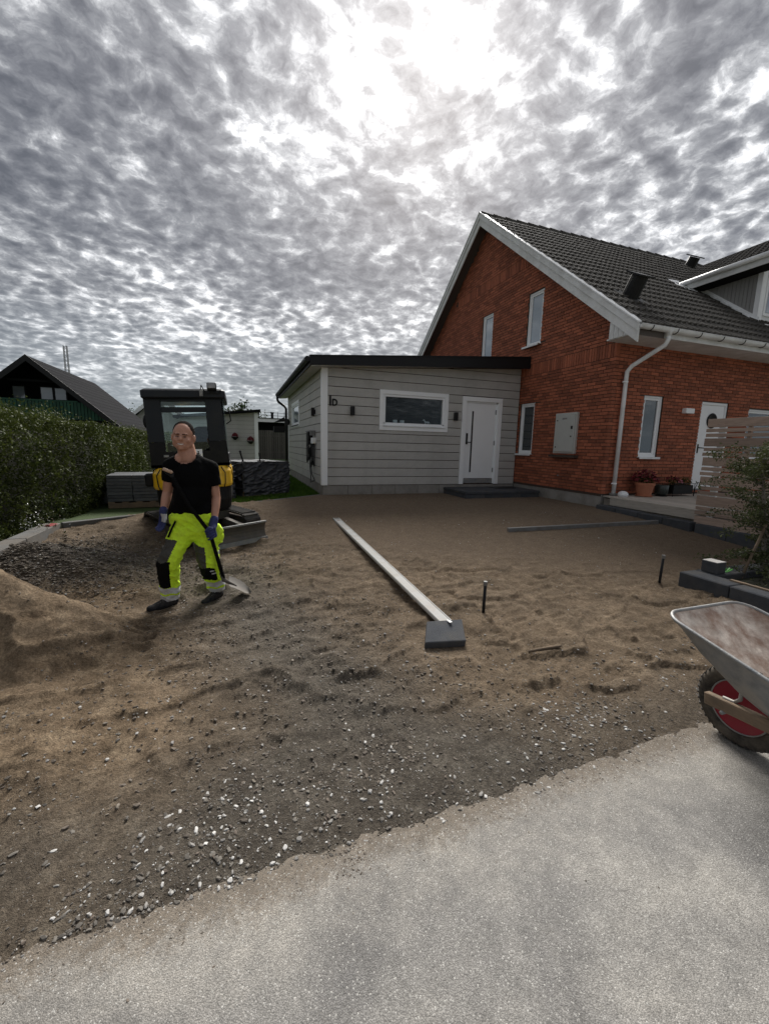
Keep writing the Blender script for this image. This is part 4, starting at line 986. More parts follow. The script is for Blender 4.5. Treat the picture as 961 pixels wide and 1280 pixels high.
# ------------------------------------------------------------------ entrance step
st = empty('entrance_step', (5.9,9.0,0), 'low step of dark concrete slabs in front of the white annex door', 'step')
ang_ = 0
for i in range(3):
    for j in range(2):
        piece('slab', M['slate'], st, 4.93+i*.70, 8.36+j*.56, .125, 4.93+i*.70+.694, 8.36+j*.56+.554, .185, .006)
for i in range(4): piece('block', M['slate'], st, 4.95+i*.515, 8.38, -.1, 4.95+i*.515+.51, 8.50, .122, .006)
for i in range(2): piece('block', M['slate'], st, 4.95, 8.505+i*.49, -.1, 5.07, 8.505+i*.49+.485, .122, .006)
piece('block', M['slate'], st, 6.87, 8.505, -.1, 6.99, 9.46, .122, .006)
tag(MB().box(6.15,8.95,.187,6.75,9.30,.20).build('doormat', M['blackplastic'], None, bevel=.004), 'black doormat on the slab step by the annex door', 'doormat')

# ------------------------------------------------------------------ wooden deck and edging by the brick house
DKX, DKZ = 7.13, .28
deck = empty('wooden_deck', (DKX, HY, 0), 'low deck of weathered boards outside the brick house front door', 'deck')
x = DKX
i = 0
while x < 11.6:
    piece('deck_board', M['deck'], deck, x, 3.2, DKZ-.028, x+.115, HY-.005 if x > 7.42 or True else 6.4, DKZ, .003); x += .122; i += 1
MB().box(DKX-.028, 3.2, .11, DKX-.002, 6.37, DKZ-.03).build('fascia_board', M['deck'], deck, bevel=.003)
MB().box(DKX-.03, 3.2, DKZ-.028, DKX-.004, 6.40, DKZ-.001).build('edge_board', M['deck'], deck, bevel=.003)
MB().box(DKX-.0, 6.375, .0, 7.5, 6.40, DKZ-.03).build('fascia_board', M['greywood'], deck)
MB().box(DKX+.02, 3.2, -.2, 11.5, HY-.02, DKZ-.05).build('joists', M['greywood'], deck)
edg = empty('slab_edging', (6.98, 5.5, 0), 'row of dark concrete blocks along the foot of the wooden deck', 'edging')
y = 6.52; 
for i in range(4): piece('block', M['slate'], edg, 6.90, y-.475, -.15, 7.10, y-.006, .105-.008*i, .007); y -= .478
y -= .03
for i in range(7): piece('block', M['slate'], edg, 6.96, y-.475, -.22, 7.10, y-.006, .070-.018*i, .007); y -= .478

# slatted fence on the deck edge
fen = empty('slatted_fence', (7.07, 4.6, DKZ), 'weathered wooden privacy screen of horizontal slats on the deck edge', 'fence')
z = .035; pat = [.15,.048,.048,.15,.048,.048,.15,.048,.048,.15,.048,.048,.048,.15,.048,.048,.15]
rf = random.Random(3); z = .03
hs = [.160,.055,.052,.155,.055,.052,.132,.052,.055,.132,.052,.052,.125,.052,.052,.128]
gap = (1.735-.03-sum(hs))/(len(hs)-1)
for i, h in enumerate(hs):
    e0 = rf.uniform(-.012,.012); piece('slat', M['slat'], fen, 7.045, 2.4, z, 7.069, 4.66+e0, z+h, .002); z += h+gap
for (y0, w) in ((4.40,.09),(3.3,.09)):
    MB().box(7.071, y0, .0, 7.115, y0+w, 1.73).build('post', M['white'] if y0 > 4 else M['slat'], fen)
for y0 in (4.05, 2.6): MB().box(7.071, y0, .0, 7.11, y0+.045, 1.70).build('post', M['slat'], fen)

# pots and lamp on the deck
def flower_heads(mb, c, R, n, s, seed, zf=.7, up=0):
    r = random.Random(seed)
    for i in range(n):
        t = r.random()*2*PI; ph = math.acos(1-1.1*r.random()); d = R*(.75+.3*r.random())
        p = Vector((c[0]+d*math.sin(ph)*math.cos(t), c[1]+d*math.sin(ph)*math.sin(t), c[2]+zf*d*math.cos(ph)+up)); 
        for k in range(5):
            a = Vector((r.uniform(-1,1),r.uniform(-1,1),r.uniform(-.2,1))).normalized(); b_ = a.cross(Vector((r.uniform(-1,1),r.uniform(-1,1),.3))).normalized(); c_ = a.cross(b_)
            q = p + a*s*.5; mb.add([q-b_*s*.5, q+c_*s*.5, q+b_*s*.5, q-c_*s*.5], [(0,1,2,3)])
def leafball(mb, c, r3, n, s, seed):
    r = random.Random(seed)
    for i in range(n):
        d = Vector((r.gauss(0,1),r.gauss(0,1),r.gauss(0,1))).normalized()*(r.random()**.4); p = Vector(c)+Vector((d.x*r3[0],d.y*r3[1],d.z*r3[2]))
        a = Vector((r.uniform(-1,1),r.uniform(-1,1),r.uniform(-.6,.8))).normalized(); b_ = a.cross(Vector((0.1,0.2,1))).normalized()
        mb.add([p-a*s, p+b_*s*.4, p+a*s, p-b_*s*.4], [(0,1,2,3)])
tp = empty('flower_pot', (7.95,6.32,DKZ), 'terracotta pot full of dark red flowers on the deck by the brick wall', 'flower pot')
MB().lathe([(.13,0),(.17,.22),(.185,.22),(.185,.27),(.165,.27),(.155,.24)], (7.95,6.32,DKZ+.02), 22).build('pot', M['terracotta'], tp, smooth=False)
MB().lathe([(.15,0),(.17,.02),(.16,.025)], (7.95,6.32,DKZ), 20).build('saucer', M['terracotta'], tp)
f = MB(); leafball(f, (7.95,6.32,DKZ+.36), (.20,.20,.13), 260, .035, 3); f.build('leaves', M['potgreen'], tp, fix=False)
f = MB(); flower_heads(f, (7.95,6.32,DKZ+.33), .235, 110, .042, 4, .9); f.build('flowers', M['redflower'], tp, fix=False)['kind'] = 'stuff'
bp = empty('dark_pot', (8.42,6.30,DKZ), 'dark glazed pot between the terracotta pot and the flower box', 'pot')
MB().lathe([(.09,0),(.125,.03),(.13,.20),(.12,.21),(.11,.19)], (8.42,6.30,DKZ+.03), 18).build('pot', material('dark_glaze', (.035,.045,.042), .3, var=.4, vscale=14), bp, smooth=True)
f = MB(); f.lathe([(.11,0),(.11,.02)], (8.42,6.30,DKZ), 14)
f.build('saucer', M['black'], bp)
pb = empty('plant_box', (8.9,6.30,DKZ), 'black plant box on thin metal legs with pink flowers on the deck', 'plant box')
MB().box(8.60,6.18,DKZ+.05,9.20,6.42,DKZ+.24).build('box', M['blackplastic'], pb, bevel=.01)
f = MB()
for x in (8.60,9.22):
    f.tube([(x,6.17,DKZ+.27),(x-.01,6.17,DKZ),],.007,6); f.tube([(x,6.43,DKZ+.27),(x-.01,6.43,DKZ),],.007,6)
f.tube([(8.6,6.17,DKZ+.27),(9.22,6.17,DKZ+.27),(9.32,6.17,DKZ+.30),(9.36,6.17,DKZ+.27)],.007,6); f.tube([(9.30,6.17,DKZ+.29),(9.24,6.17,DKZ+.18),(9.22,6.17,DKZ)],.007,6); f.build('stand', M['black'], pb)
f = MB(); leafball(f, (8.72,6.3,DKZ+.32), (.13,.12,.10), 150, .03, 7); leafball(f, (9.05,6.3,DKZ+.31), (.20,.12,.11), 260, .03, 8); f.build('leaves', M['potgreen'], pb, fix=False)
f = MB(); flower_heads(f, (8.70,6.3,DKZ+.33), .13, 30, .03, 9); f.build('flowers', M['redflower'], pb, fix=False)['kind'] = 'stuff'; f = MB(); flower_heads(f, (8.86,6.24,DKZ+.28), .09, 14, .025, 19); f.build('flowers', M['pinkflower'], pb, fix=False)['kind'] = 'stuff'
tag(MB().ell((7.40,6.34,DKZ+.045), (.10,.10,.075), 20, 12).build('globe_lamp', material('white_opal_glass', (.75,.76,.78), .3, var=.02), None, smooth=True), 'white dome shaped lamp at the corner of the wooden deck', 'lamp')

# ------------------------------------------------------------------ kerbs
k1 = empty('left_kerb', (-2.45, 5, 0), 'raised grey concrete kerb running along the foot of the hedge', 'kerb')
y = 6.80
for i in range(7):
    piece('kerb_stone', M['kerb'], k1, -2.55, y-.992, -.33, -2.35, y, .03, .008); y -= 1.0
k2 = empty('back_kerb', (-2.35, 6.86, 0), 'low grey concrete kerb between the sandy yard and the lawn', 'kerb')
kd = Vector((1.80+2.35, 9.60-6.84, 0)); L = kd.length; kd.normalize(); kn = Vector((-kd.y, kd.x, 0)); s = 0.0
while s < L-.05:
    e = min(s+.99, L); f = MB(); a = Vector((-2.35, 6.84, -.06))+kd*s; b = Vector((-2.35, 6.84, -.06))+kd*(e-.008)
    f.bar(a, b, .10, .17); f.build('kerb_stone', M['kerb'], k2, bevel=.006); s += 1.0
tag(MB().add([(-2.45,6.55,.032),(-2.37,6.50,.034),(-2.33,6.66,.035),(-2.42,6.72,.032),(-2.43,6.56,.05),(-2.38,6.53,.055),(-2.35,6.65,.052),(-2.41,6.69,.048)],[(0,1,2,3),(4,5,6,7),(0,1,5,4),(1,2,6,5),(2,3,7,6),(3,0,4,7)]).build('red_cloth', material('red_plastic',(.20,.012,.010),.8), None), 'small red rag lying on the corner of the concrete kerb', 'rag')

# ------------------------------------------------------------------ hedge
def leaf_cloud(name, pts, size, mat, parent, seed, smin=.5):
    rng = np.random.default_rng(seed); n = len(pts)
    a = rng.normal(size=(n,3)); a /= np.linalg.norm(a, axis=1)[:,None]; b = np.cross(a, rng.normal(size=(n,3))); b /= np.linalg.norm(b, axis=1)[:,None]
    s = size*(smin+(1-smin)*rng.random(n))[:,None]
    V = np.stack([pts-a*s, pts+b*s*.45, pts+a*s, pts-b*s*.45], 1).reshape(-1,3)
    o = facesmesh(name, V, np.arange(4*n).reshape(-1,4), mat, None)
    if parent is not None: o.parent = parent; o.location = -Vector(parent.location)
    return o
hedge = empty('clipped_hedge', (-3.2, 8, 0), 'tall dense clipped green hedge along the left side of the yard', 'hedge')
rng = np.random.default_rng(31)
n = 150000
yy = 1.6+16*rng.random(n)**1.25; zz_ = rng.random(n)*1.64-.22; topm = rng.random(n) < .30
fc_ = -2.63+.36*sstep(6.2,8.4,yy); xx = np.where(topm, fc_-1.4*rng.random(n), fc_); zz_ = np.where(topm, 1.42, zz_)
bul = .22*fbm(yy, zz_, 1.0, 4, 5) + .10*fbm(yy, zz_, 3.6, 3, 6); bt = .12*fbm(xx*1.0, yy, 1.1, 3, 8)
dep = rng.random(n)**2*.22
x = np.where(topm, xx, xx + bul - dep - .16*np.clip(zz_-1.1, 0, 1)); z = np.where(topm, zz_ + bt - dep*.6 + .06*np.exp(-((yy-6.5)/1.2)**2), zz_)
top_lim = 1.44 + .10*fbm(yy*0+1, yy, .9, 3, 8); z = np.minimum(z, top_lim+.08*rng.random(n))
leaf_cloud('foliage', np.stack([x, yy, z], -1), .030, M['hedge'], hedge, 3)['kind'] = 'stuff'
n = 5000; yy = 2+14*rng.random(n); x = -2.9-.9*rng.random(n); z = 1.40+.20*rng.random(n)**2.2*(1+fbm(yy, x, 1.4, 2, 4))
leaf_cloud('foliage_shoots', np.stack([x, yy, z], -1), .032, M['hedge'], hedge, 4)['kind'] = 'stuff'
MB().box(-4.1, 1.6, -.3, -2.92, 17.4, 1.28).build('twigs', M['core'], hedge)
fb = empty('flowering_bush', (-4.3, 7.6, 0), 'bush with loose green shoots and a few red blooms above the hedge', 'bush')
rng = np.random.default_rng(8); n = 9000
c = rng.integers(0, 26, n); cc = np.stack([-3.75-rng.random(26)*.7, 6.2+rng.random(26)*6.0, 1.42+.24*rng.random(26)], -1); pts = cc[c] + rng.normal(size=(n,3))*np.array([.16,.22,.12])
leaf_cloud('foliage', pts, .036, M['hedge'], fb, 5)['kind'] = 'stuff'
f = MB(); flower_heads(f, (-3.75,6.95,1.52), .22, 46, .05, 6); o = f.build('blossom', M['redflower'], fb, fix=False); o['kind'] = 'stuff'
f = MB(); 
for i in range(9): f.tube([(-4.2,6.5+i*.6,.0),(-4.1,6.5+i*.6,1.0),(cc[i][0],cc[i][1],cc[i][2])], .012, 5)
o = f.build('stems', M['core'], fb); o['kind'] = 'stuff'
wf = empty('small_white_plant', (-2.62,6.3,0), 'small plant with pale blossoms at the kerb corner below the hedge', 'plant')
rng = np.random.default_rng(18); pts = np.array([-2.52,6.45,.12])+rng.normal(size=(240,3))*np.array([.12,.16,.09])
leaf_cloud('blossom', pts[:150], .014, M['white'], wf, 6)['kind'] = 'stuff'; leaf_cloud('leaves', pts[100:]-np.array([0,0,.03]), .03, M['shrub'], wf, 7)['kind'] = 'stuff'

# ------------------------------------------------------------------ far left house
HYg, HXr, HZr = 24.0, -8.95, 4.84
bh = empty('dark_timber_house', (HXr, HYg, 0), 'black timber house with slate roof and green balcony beyond the hedge', 'house')
sl_r = (4.84-2.02)/(8.95-5.69)
def bz(x): return HZr - sl_r*abs(x-HXr)
f = MB(); f.prism([(-13.6,-.2),(-5.9,-.2),(-5.9,1.9),(-5.9,bz(-5.9)-.1),(HXr,HZr-.15),(-12.3,bz(-12.3)-.1),(-13.6,1.2)], HYg+1.6, 33.2, 'y'); f.build('wall', M['darkwood'], bh)
for s in (1,-1):
    f = MB(); e = HXr+s*3.75 if s > 0 else HXr-4.6
    f.prism([(HXr,HZr-.14),(e,bz(e)-.14),(e,bz(e)),(HXr,HZr)] , HYg-.1, 33.5, 'y'); f.build('roof', M['roofdark'], bh)
    f = MB(); f.prism([(HXr,HZr-.26),(e,bz(e)-.26),(e,bz(e)+.03),(HXr,HZr+.03)] , HYg-.14, HYg-.101, 'y'); f.build('bargeboard', M['black'], bh)
# shingle courses on the visible slope
for i in range(14):
    f = MB(); e0 = HXr+.05+i*.26; d = (1, -sl_r); f.prism([(e0,bz(e0)+.022),(e0+.27,bz(e0+.27)+.036),(e0+.27,bz(e0+.27)+.006),(e0,bz(e0)+.004)], HYg-.1, 33.5, 'y'); f.build('tile_course', M['roofdark'], bh)
MB().box(-11.6,HYg+.0,1.95,-6.05,HYg+1.6,2.05).build('balcony_floor', M['darkwood'], bh)
MB().box(-11.6,HYg-.0,2.86,-7.15,HYg+.07,2.92).build('railing_rail', M['greenwood'], bh)
for i in range(40):
    x = -11.55+i*.137
    if bz(x)-.3 > 2.86 or True: piece('railing_board', M['greenwood'], bh, x, HYg+.015, 2.02, x+.11, HYg+.04, min(2.86, bz(x)-.25))
MB().box(-9.85,HYg+.2,3.72,-8.05,HYg+.35,3.82).build('tie_beam', M['darkwood'], bh)
for (x0,x1,z0,z1) in ((-10.2,-9.75,3.05,3.60),(-9.08,-8.62,3.05,3.62),(-8.50,-8.06,3.05,3.60)):
    w_ = MB().box(x0-.05,HYg+1.55,z0-.05,x1+.05,HYg+1.60,z1+.05).build('window', M['black'], bh)
    MB().box(x0,HYg+1.53,z0,x1,HYg+1.549,z1).build('pane', material('pane_painted_reflection',(.30,.33,.36),.1,spec=1,coat=.5), w_)  # pale base colour stands in for sky reflected in the glass
# lattice mast
ms = empty('lattice_mast', (-26,88,0), 'thin steel lattice mast standing far behind the dark roof', 'mast')
f = MB(); cx, cy = float(ray(82,440)[0]/ray(82,440)[1]*88), 88.0; ms.location = (cx,cy,0); ztop = float(1.2+ray(82,432)[2]/ray(82,432)[1]*88)
for a,b in ((-1,-1),(1,-1),(1,1),(-1,1)): f.bar((cx+a*.33,cy+b*.33,0),(cx+a*.22,cy+b*.22,ztop),.09,.09)
for i in range(24):
    z0 = ztop*i/24; z1 = ztop*(i+1)/24; s_ = 1 if i % 2 else -1
    f.bar((cx-.28*s_,cy-.28,z0),(cx+.28*s_,cy-.28,z1),.035,.035); f.bar((cx-.28*s_,cy+.28,z0),(cx+.28*s_,cy+.28,z1),.035,.035)
f.build('lattice', material('pale_steel_far', (.30,.31,.33), .7), ms)
# roof of a farther house showing left of the cab
nh = empty('distant_pale_house', (-8.2,40,0), 'distant house with grey roof peeping out left of the excavator cab', 'house')
def at(x, y, Y): r = ray(x, y); return (float(r[0]/r[1]*Y), Y, float(1.2+r[2]/r[1]*Y))
a = at(165,518,40); b = at(196,494,40); c = at(240,536,40)
MB().prism([(a[0]+.3,0),(c[0]-.3,0),(c[0]-.3,c[2]-.1),(b[0],b[2]-.1),(a[0]+.3,a[2]-.1)], 40, 49, 'y').build('wall', M['siding'], nh)
f = MB()
for e in (a, c): f.prism([(e[0],e[2]-.15),(b[0],b[2]-.15),(b[0],b[2]+.02),(e[0],e[2]+.02)], 39.5, 49.5, 'y')
f.build('roof', M['roofdark'], nh)
for e in (a, c): MB().prism([(e[0],e[2]-.30),(b[0],b[2]-.30),(b[0],b[2]+.04),(e[0],e[2]+.04)], 39.45, 39.49, 'y').build('bargeboard', M['white'], nh)

# ------------------------------------------------------------------ shed, fence and things between
sh_ = empty('garden_shed', (.3,22,0), 'grey boarded garden shed with white corner trim behind the excavator', 'shed')
MB().prism([(-2.6,0),(.94,0),(.94,2.66),(-2.6,2.25)], 22.03, 25, 'y').build('wall', M['mortar'], sh_)
for i in range(14):
    z0 = .03+i*.20
    def tz(x): return 2.25+(x+2.6)*.116
    if z0+.19 < tz(-2.6): piece('siding_board', M['siding'], sh_, -2.6, 22.0, z0, .80, 22.028, z0+.192)
    elif z0 < tz(.8):
        xa = max(-2.6, (z0-2.25)/.116-2.6); xb = max(-2.6, (z0+.192-2.25)/.116-2.6)
        p = [(xa, z0), (.8, z0), (.8, min(z0+.192, tz(.8)))] + ([(xb, z0+.192)] if xb < .8 else []) + ([(xa, tz(xa))] if xa == -2.6 else [])
        MB().prism(p, 22.0, 22.028, 'y').build('siding_board', M['siding'], sh_)
piece('corner_board', M['white'], sh_, .80, 21.975, .02, .98, 22.0, 2.64); piece('corner_board', M['white'], sh_, .955, 22.001, .02, .98, 22.15, 2.62)
MB().prism([(-2.8,2.24),(1.1,2.69),(1.1,2.80),(-2.8,2.35)], 21.7, 25.3, 'y').build('roof', M['blackroof'], sh_)
def hanging(x, z, lab, r):
    h = empty('hanging_basket', (x,21.85,z), lab, 'flower basket', 'flower baskets on the shed wall')
    MB().lathe([(.05,-.12),(.15,0),(.16,.02)], (x,21.82,z), 14).build('basket', M['blackplastic'], h)
    MB().bar((x,21.99,z+.0),(x,21.82,z+.0),.02,.02).box(x-.15,21.95,z-.03,x+.15,21.985,z+.01).build('bracket', M['black'], h)
    f = MB(); flower_heads(f, (x,21.82,z+.06), r, 70, .06, 5, 1.2); f.build('flowers', M['redflower'], h, fix=False)['kind'] = 'stuff'
hanging(.60, 1.22, 'dark basket of red flowers on the shed wall nearer its white corner', .14)
h = hanging(-.12, 1.40, 'loose flower basket on the shed wall right beside the excavator cab', .12)
bf = empty('board_fence', (2.3,30,0), 'tall weathered fence of upright boards at the back of the lawn', 'fence')
for i in range(24):
    x = .9+i*.145; piece('board', M['fencewood'], bf, x, 30+.03*(i % 2), .06, x+.128, 30.022+.03*(i % 2), 2.02)
for z in (.5,1.6): MB().box(.9,30.06,z,4.4,30.10,z+.09).build('rail', M['fencewood'], bf)
fh = empty('low_outbuilding', (2.5,33,0), 'low dark outbuilding with a white fascia behind the board fence', 'building')
MB().box(1.2,33,0,7,37,2.70).build('wall', M['darkwood'], fh); MB().box(1.0,32.6,2.70,7.2,37.3,2.95).build('fascia', M['white'], fh); MB().box(.95,32.55,2.951,7.25,37.35,3.0).build('roof', M['roofdark'], fh)
at_ = empty('roof_antenna', (2.6,34,3), 'thin rooftop railing and vent pipe above the white fascia', 'roof railing')
f = MB(); 
for x in (1.6,2.05,2.5,3.0,3.5): f.bar((x,34,2.99),(x,34,3.55),.035,.035)
f.bar((1.4,34,3.52),(4.0,34,3.45),.03,.03); f.bar((1.4,34,3.3),(4.0,34,3.22),.03,.03); f.build('railing', M['greyrail'], at_)
MB().lathe([(.10,0),(.10,.42),(.14,.42),(.14,.5)], (2.55,33.6,2.99), 10).build('vent_pipe', M['black'], at_)
wb = empty('rear_wall_unit', (1.6,16.6,0), 'small black box unit with slanted cover beside the far annex downpipe', 'box')
MB().box(1.30,16.4,1.58,1.70,16.7,1.82).build('box_body', M['black'], wb)
MB().prism([(1.32,1.96),(1.70,2.18),(1.70,2.0)], 16.4, 16.7, 'y').build('cover', M['black'], wb)
MB().bar((1.74,16.6,1.7),(1.74,16.6,2.1),.03,.05).bar((1.74,16.6,1.70),(1.66,16.6,1.70),.02,.02).build('bracket', M['black'], wb)

def far_tree(x, y, r, h, lab, seed, mat='tree', nm='broadleaf_tree', n=5000, s=.16):
    t = empty(nm, (x,y,0), lab, 'tree'); rng = np.random.default_rng(seed)
    MB().tube([(x,y,-.1),(x+.05,y,h*.5),(x,y,h*.8)], .1, 7, rs=[.16,.11,.04]).build('trunk', M['greywood'], t)
    cl = np.stack([rng.normal(size=18)*r*.45, rng.normal(size=18)*r*.45, rng.normal(size=18)*h*.13], -1)+np.array([x,y,h*.68]); k = rng.integers(0,18,n)
    leaf_cloud('crown', cl[k]+rng.normal(size=(n,3))*np.array([r*.2,r*.2,h*.08]), s, M[mat], t, seed)
far_tree(.1, 38, 1.7, 4.1, 'round dark green tree top rising behind the garden shed roof', 4)
far_tree(-2.6, 45, 1.6, 2.9, 'broad dark tree seen through the rear window of the excavator cab', 5)
far_tree(-11.5, 60, 5, 4.9, 'low dark tree far away between the slate roof and the cab', 6)

# ------------------------------------------------------------------ stacks of paving on pallets
def stack(nm, lab, loc, yaw, nx, nz, w, d, hh, wrap):
    st = empty(nm, (0,0,0), lab, 'paving stack', 'stacks of paving slabs on pallets')
    for i in range(3): piece('pallet_runner', M['wood'], st, -w/2, -d/2+i*(d-.1)/2, 0, w/2, -d/2+i*(d-.1)/2+.1, .09)
    for i in range(6): piece('pallet_board', M['wood'], st, -w/2+i*(w-.1)/5, -d/2, .091, -w/2+i*(w-.1)/5+.1, d/2, .112)
    r = random.Random(len(nm))
    for k in range(nz):
        for i in range(nx):
            for j in range(2):
                e = r.uniform(-.006,.006); piece('slab', M['slabs'], st, -w/2+i*w/nx+e, -d/2+j*d/2, .114+k*hh, -w/2+(i+1)*w/nx-.006+e, -d/2+(j+1)*d/2-.006, .114+(k+1)*hh-.005, .004)
    if wrap:
        z1 = .114+nz*hh; nu, nv = 260, 60; u = np.linspace(0, 1, nu); v = np.linspace(0, 1, nv); U, Vv = np.meshgrid(u, v)
        per = 2*(w+d); s_ = U*per; X = np.select([s_<w, s_<w+d, s_<2*w+d], [-w/2+s_, w/2+0*s_, w/2-(s_-w-d)], -w/2); Y = np.select([s_<w, s_<w+d, s_<2*w+d], [-d/2+0*s_, -d/2+(s_-w), d/2+0*s_], d/2-(s_-2*w-d))
        rdg = 1-np.abs(fbm(s_*.8+Vv*1.5, Vv*2.2-s_*1.4, 2.2, 3, 3, .5)); out = .010+.050*np.clip(rdg,0,1)**7 + .012*fbm(s_*2, Vv*2, 6, 3, 9)
        nx_ = np.select([s_<w, s_<w+d, s_<2*w+d], [0,1,0], -1.0); ny_ = np.select([s_<w, s_<w+d, s_<2*w+d], [-1.0,0,1], 0)
        Z = .02+(z1+.006-.02)*Vv*(1-wrap*.0)-.05*(1-Vv)*0; Z = np.where(Vv > .999, z1+.006, Z); Z = Z*(1-(1-wrap)*1.0*sstep(.2,.9,U)*0)
        o = gridmesh('wrap_film', X+nx_*out, Y+ny_*out, Z, M['wrap']); o.parent = st
        gx2, gy2 = np.meshgrid(np.linspace(-w/2-.01,w/2+.01,30), np.linspace(-d/2-.01,d/2+.01,20)); o = gridmesh('wrap_top', gx2, gy2, z1+.012+.016*np.abs(fbm(gx2,gy2,4,3,2)), M['wrap']); o.parent = st
    st.location = loc; st.rotation_euler.z = yaw; return st
stack('paving_stack', 'unwrapped pallet of flat grey paving slabs left of the excavator', (-1.62,8.75,-.0), math.radians(6), 3, 8, 1.15, .85, .058, 0)
stack('wrapped_paving_stack', 'pallet of paving slabs wrapped in black film right of the excavator', (.33,10.15,.02), math.radians(33), 3, 8, 1.25, 1.0, .078, 1.0)
stack('far_paving_stack', 'part of a wrapped pallet of slabs hidden behind the excavator body', (-.62,9.35,.02), math.radians(20), 2, 8, .8, .8, .070, 1.0)
f = MB(); 
for i,(x,y,a) in enumerate(((.10,9.55,-.06),)):
    f.tube([(x,y,.76),(x+a,y,.98)], .018, 8); f.tube([(x+a-.02,y,.98),(x+a+.02,y,1.0)], .024, 8); f.box(x-.04,y-.03,.745,x+.05,y+.03,.78)
tag(f.build('hand_tool', M['black'], None), 'black upright handle of a tool standing on the wrapped pallet, nearer the cab', 'hand tool', 'tools on the wrapped pallet')
f = MB(); x,y = .46,9.75; f.tube([(x,y,.76),(x-.02,y,.97)], .016, 8); f.box(x-.06,y-.03,.745,x+.1,y+.04,.80)
tag(f.build('hand_tool', M['black'], None), 'shorter black upright tool standing on the wrapped pallet, farther from the cab', 'hand tool', 'tools on the wrapped pallet')
cr = empty('grey_crate', (-2.25,9.1,0), 'grey crate with a red and white bundle beside the unwrapped paving pallet', 'crate')
f = MB(); f.box(-2.42,8.9,0,-2.12,9.3,.38); f.build('crate_body', M['greyrail'], cr, bevel=.01); MB().ell((-2.25,9.05,.43),(.12,.12,.08),12,8).build('red_bundle', M['redmetal'], cr, smooth=True); MB().ell((-2.15,9.0,.50),(.06,.08,.04),12,8).build('white_bundle', M['white'], cr, smooth=True)

# ------------------------------------------------------------------ things lying and standing in the yard
def gp(x, y, dz=0): return Vector((x, y, float(yz(np.array(x), np.array(y))) + dz))
# white straightedge from the far end down to the slab
a = Vector((1.523, 6.75, -.045)); b = Vector((1.558, 2.80, -.222))
sb = empty('straightedge', (1.58,4.8,-.2), 'long white levelling straightedge lying across the yard with one end on a dark slab', 'straightedge')
f = MB(); f.bar(a, b, .115, .030); f.build('bar', M['board'], sb, bevel=.004)
f = MB(); d_ = (b-a).normalized(); r_ = Vector((d_.y,-d_.x,0))
for s in (-1,1): f.bar(a+r_*s*.048+Vector((0,0,.017)), b+r_*s*.048+Vector((0,0,.017)), .010, .006)
f.build('rib', M['board'], sb)
f = MB(); f.bar(a-d_*.005, a+d_*.10, .117, .034); f.build('end_cap', M['greyrail'], sb); f = MB().bar(a+d_*.16, a+d_*.19, .05, .033); f.build('label', material('red_brown_print',(.25,.08,.05),.6), sb)
# slab, tipped against the sand with the straightedge under its rear edge
ps = empty('paving_slab', (1.52,2.80,-.27), 'square dark concrete slab tilted on the near end of the white straightedge', 'slab')
P0, P1, P2, P3 = Vector((1.385,2.841,-.195)), Vector((1.683,2.803,-.195)), Vector((1.581,2.555,-.25)), Vector((1.267,2.612,-.25))
nn = (P1-P0).cross(P3-P0).normalized(); nn = nn if nn.z > 0 else -nn
f = MB(); f.add([P0-nn*.05,P1-nn*.05,P2-nn*.05,P3-nn*.05,P0+nn*.012,P1+nn*.012,P2+nn*.012,P3+nn*.012],[(0,3,2,1),(4,5,6,7),(0,1,5,4),(1,2,6,5),(2,3,7,6),(3,0,4,7)]); f.build('slab', M['slate'], ps, bevel=.008, segs=2)
c = (P0+P1)*.5+nn*.014+Vector((.02,-.02,0)); f = MB(); f.add([c+Vector((-.012,-.05,.006)),c+Vector((.016,-.045,.006)),c+Vector((.02,.0,.0)),c+Vector((.006,.03,0)),c+Vector((-.008,0,0)), c+Vector((0,-.02,.010))],[(0,1,5),(1,2,5),(2,3,5),(3,4,5),(4,0,5)]); f.build('chalk_mark', M['white'], ps)
# grey rail laid on the screeded bed
f = MB(); f.bar((4.03,5.47,-.105),(6.86,5.13,-.02),.06,.10)
tag(f.build('screed_rail', M['greyrail'], None, bevel=.004), 'long grey metal screed rail lying on the smooth sand in front of the deck', 'rail')
# steel pins
def pin(x, y, h, lab, lean=0):
    p = empty('steel_pin', (x,y,ground_z(x,y)), lab, 'steel pin', 'steel pins marking the levels'); z = ground_z(x,y)
    MB().tube([(x,y,z-.1),(x+lean,y,z+h)], .014, 8).build('rod', M['black'], p, smooth=True); MB().tube([(x+lean,y,z+h-.035),(x+lean,y,z+h+.002)], .018, 10).build('cap', M['greyrail'], p)
pin(2.02, 3.01, .335, 'black steel pin in the sand right of the white straightedge and slab', .004)
pin(4.39, 3.17, .37, 'black steel pin in the sand in front of the dark planter corner', .012)
a = gp(1.95,2.30,.012); b = gp(2.19,2.25,.014)
tag(MB().tube([a,(a+b)/2+Vector((0,0,.004)),b], .010, 7).build('stick', M['wood'], None, smooth=True), 'short pale wooden stick lying in the sand below the dark slab', 'stick')

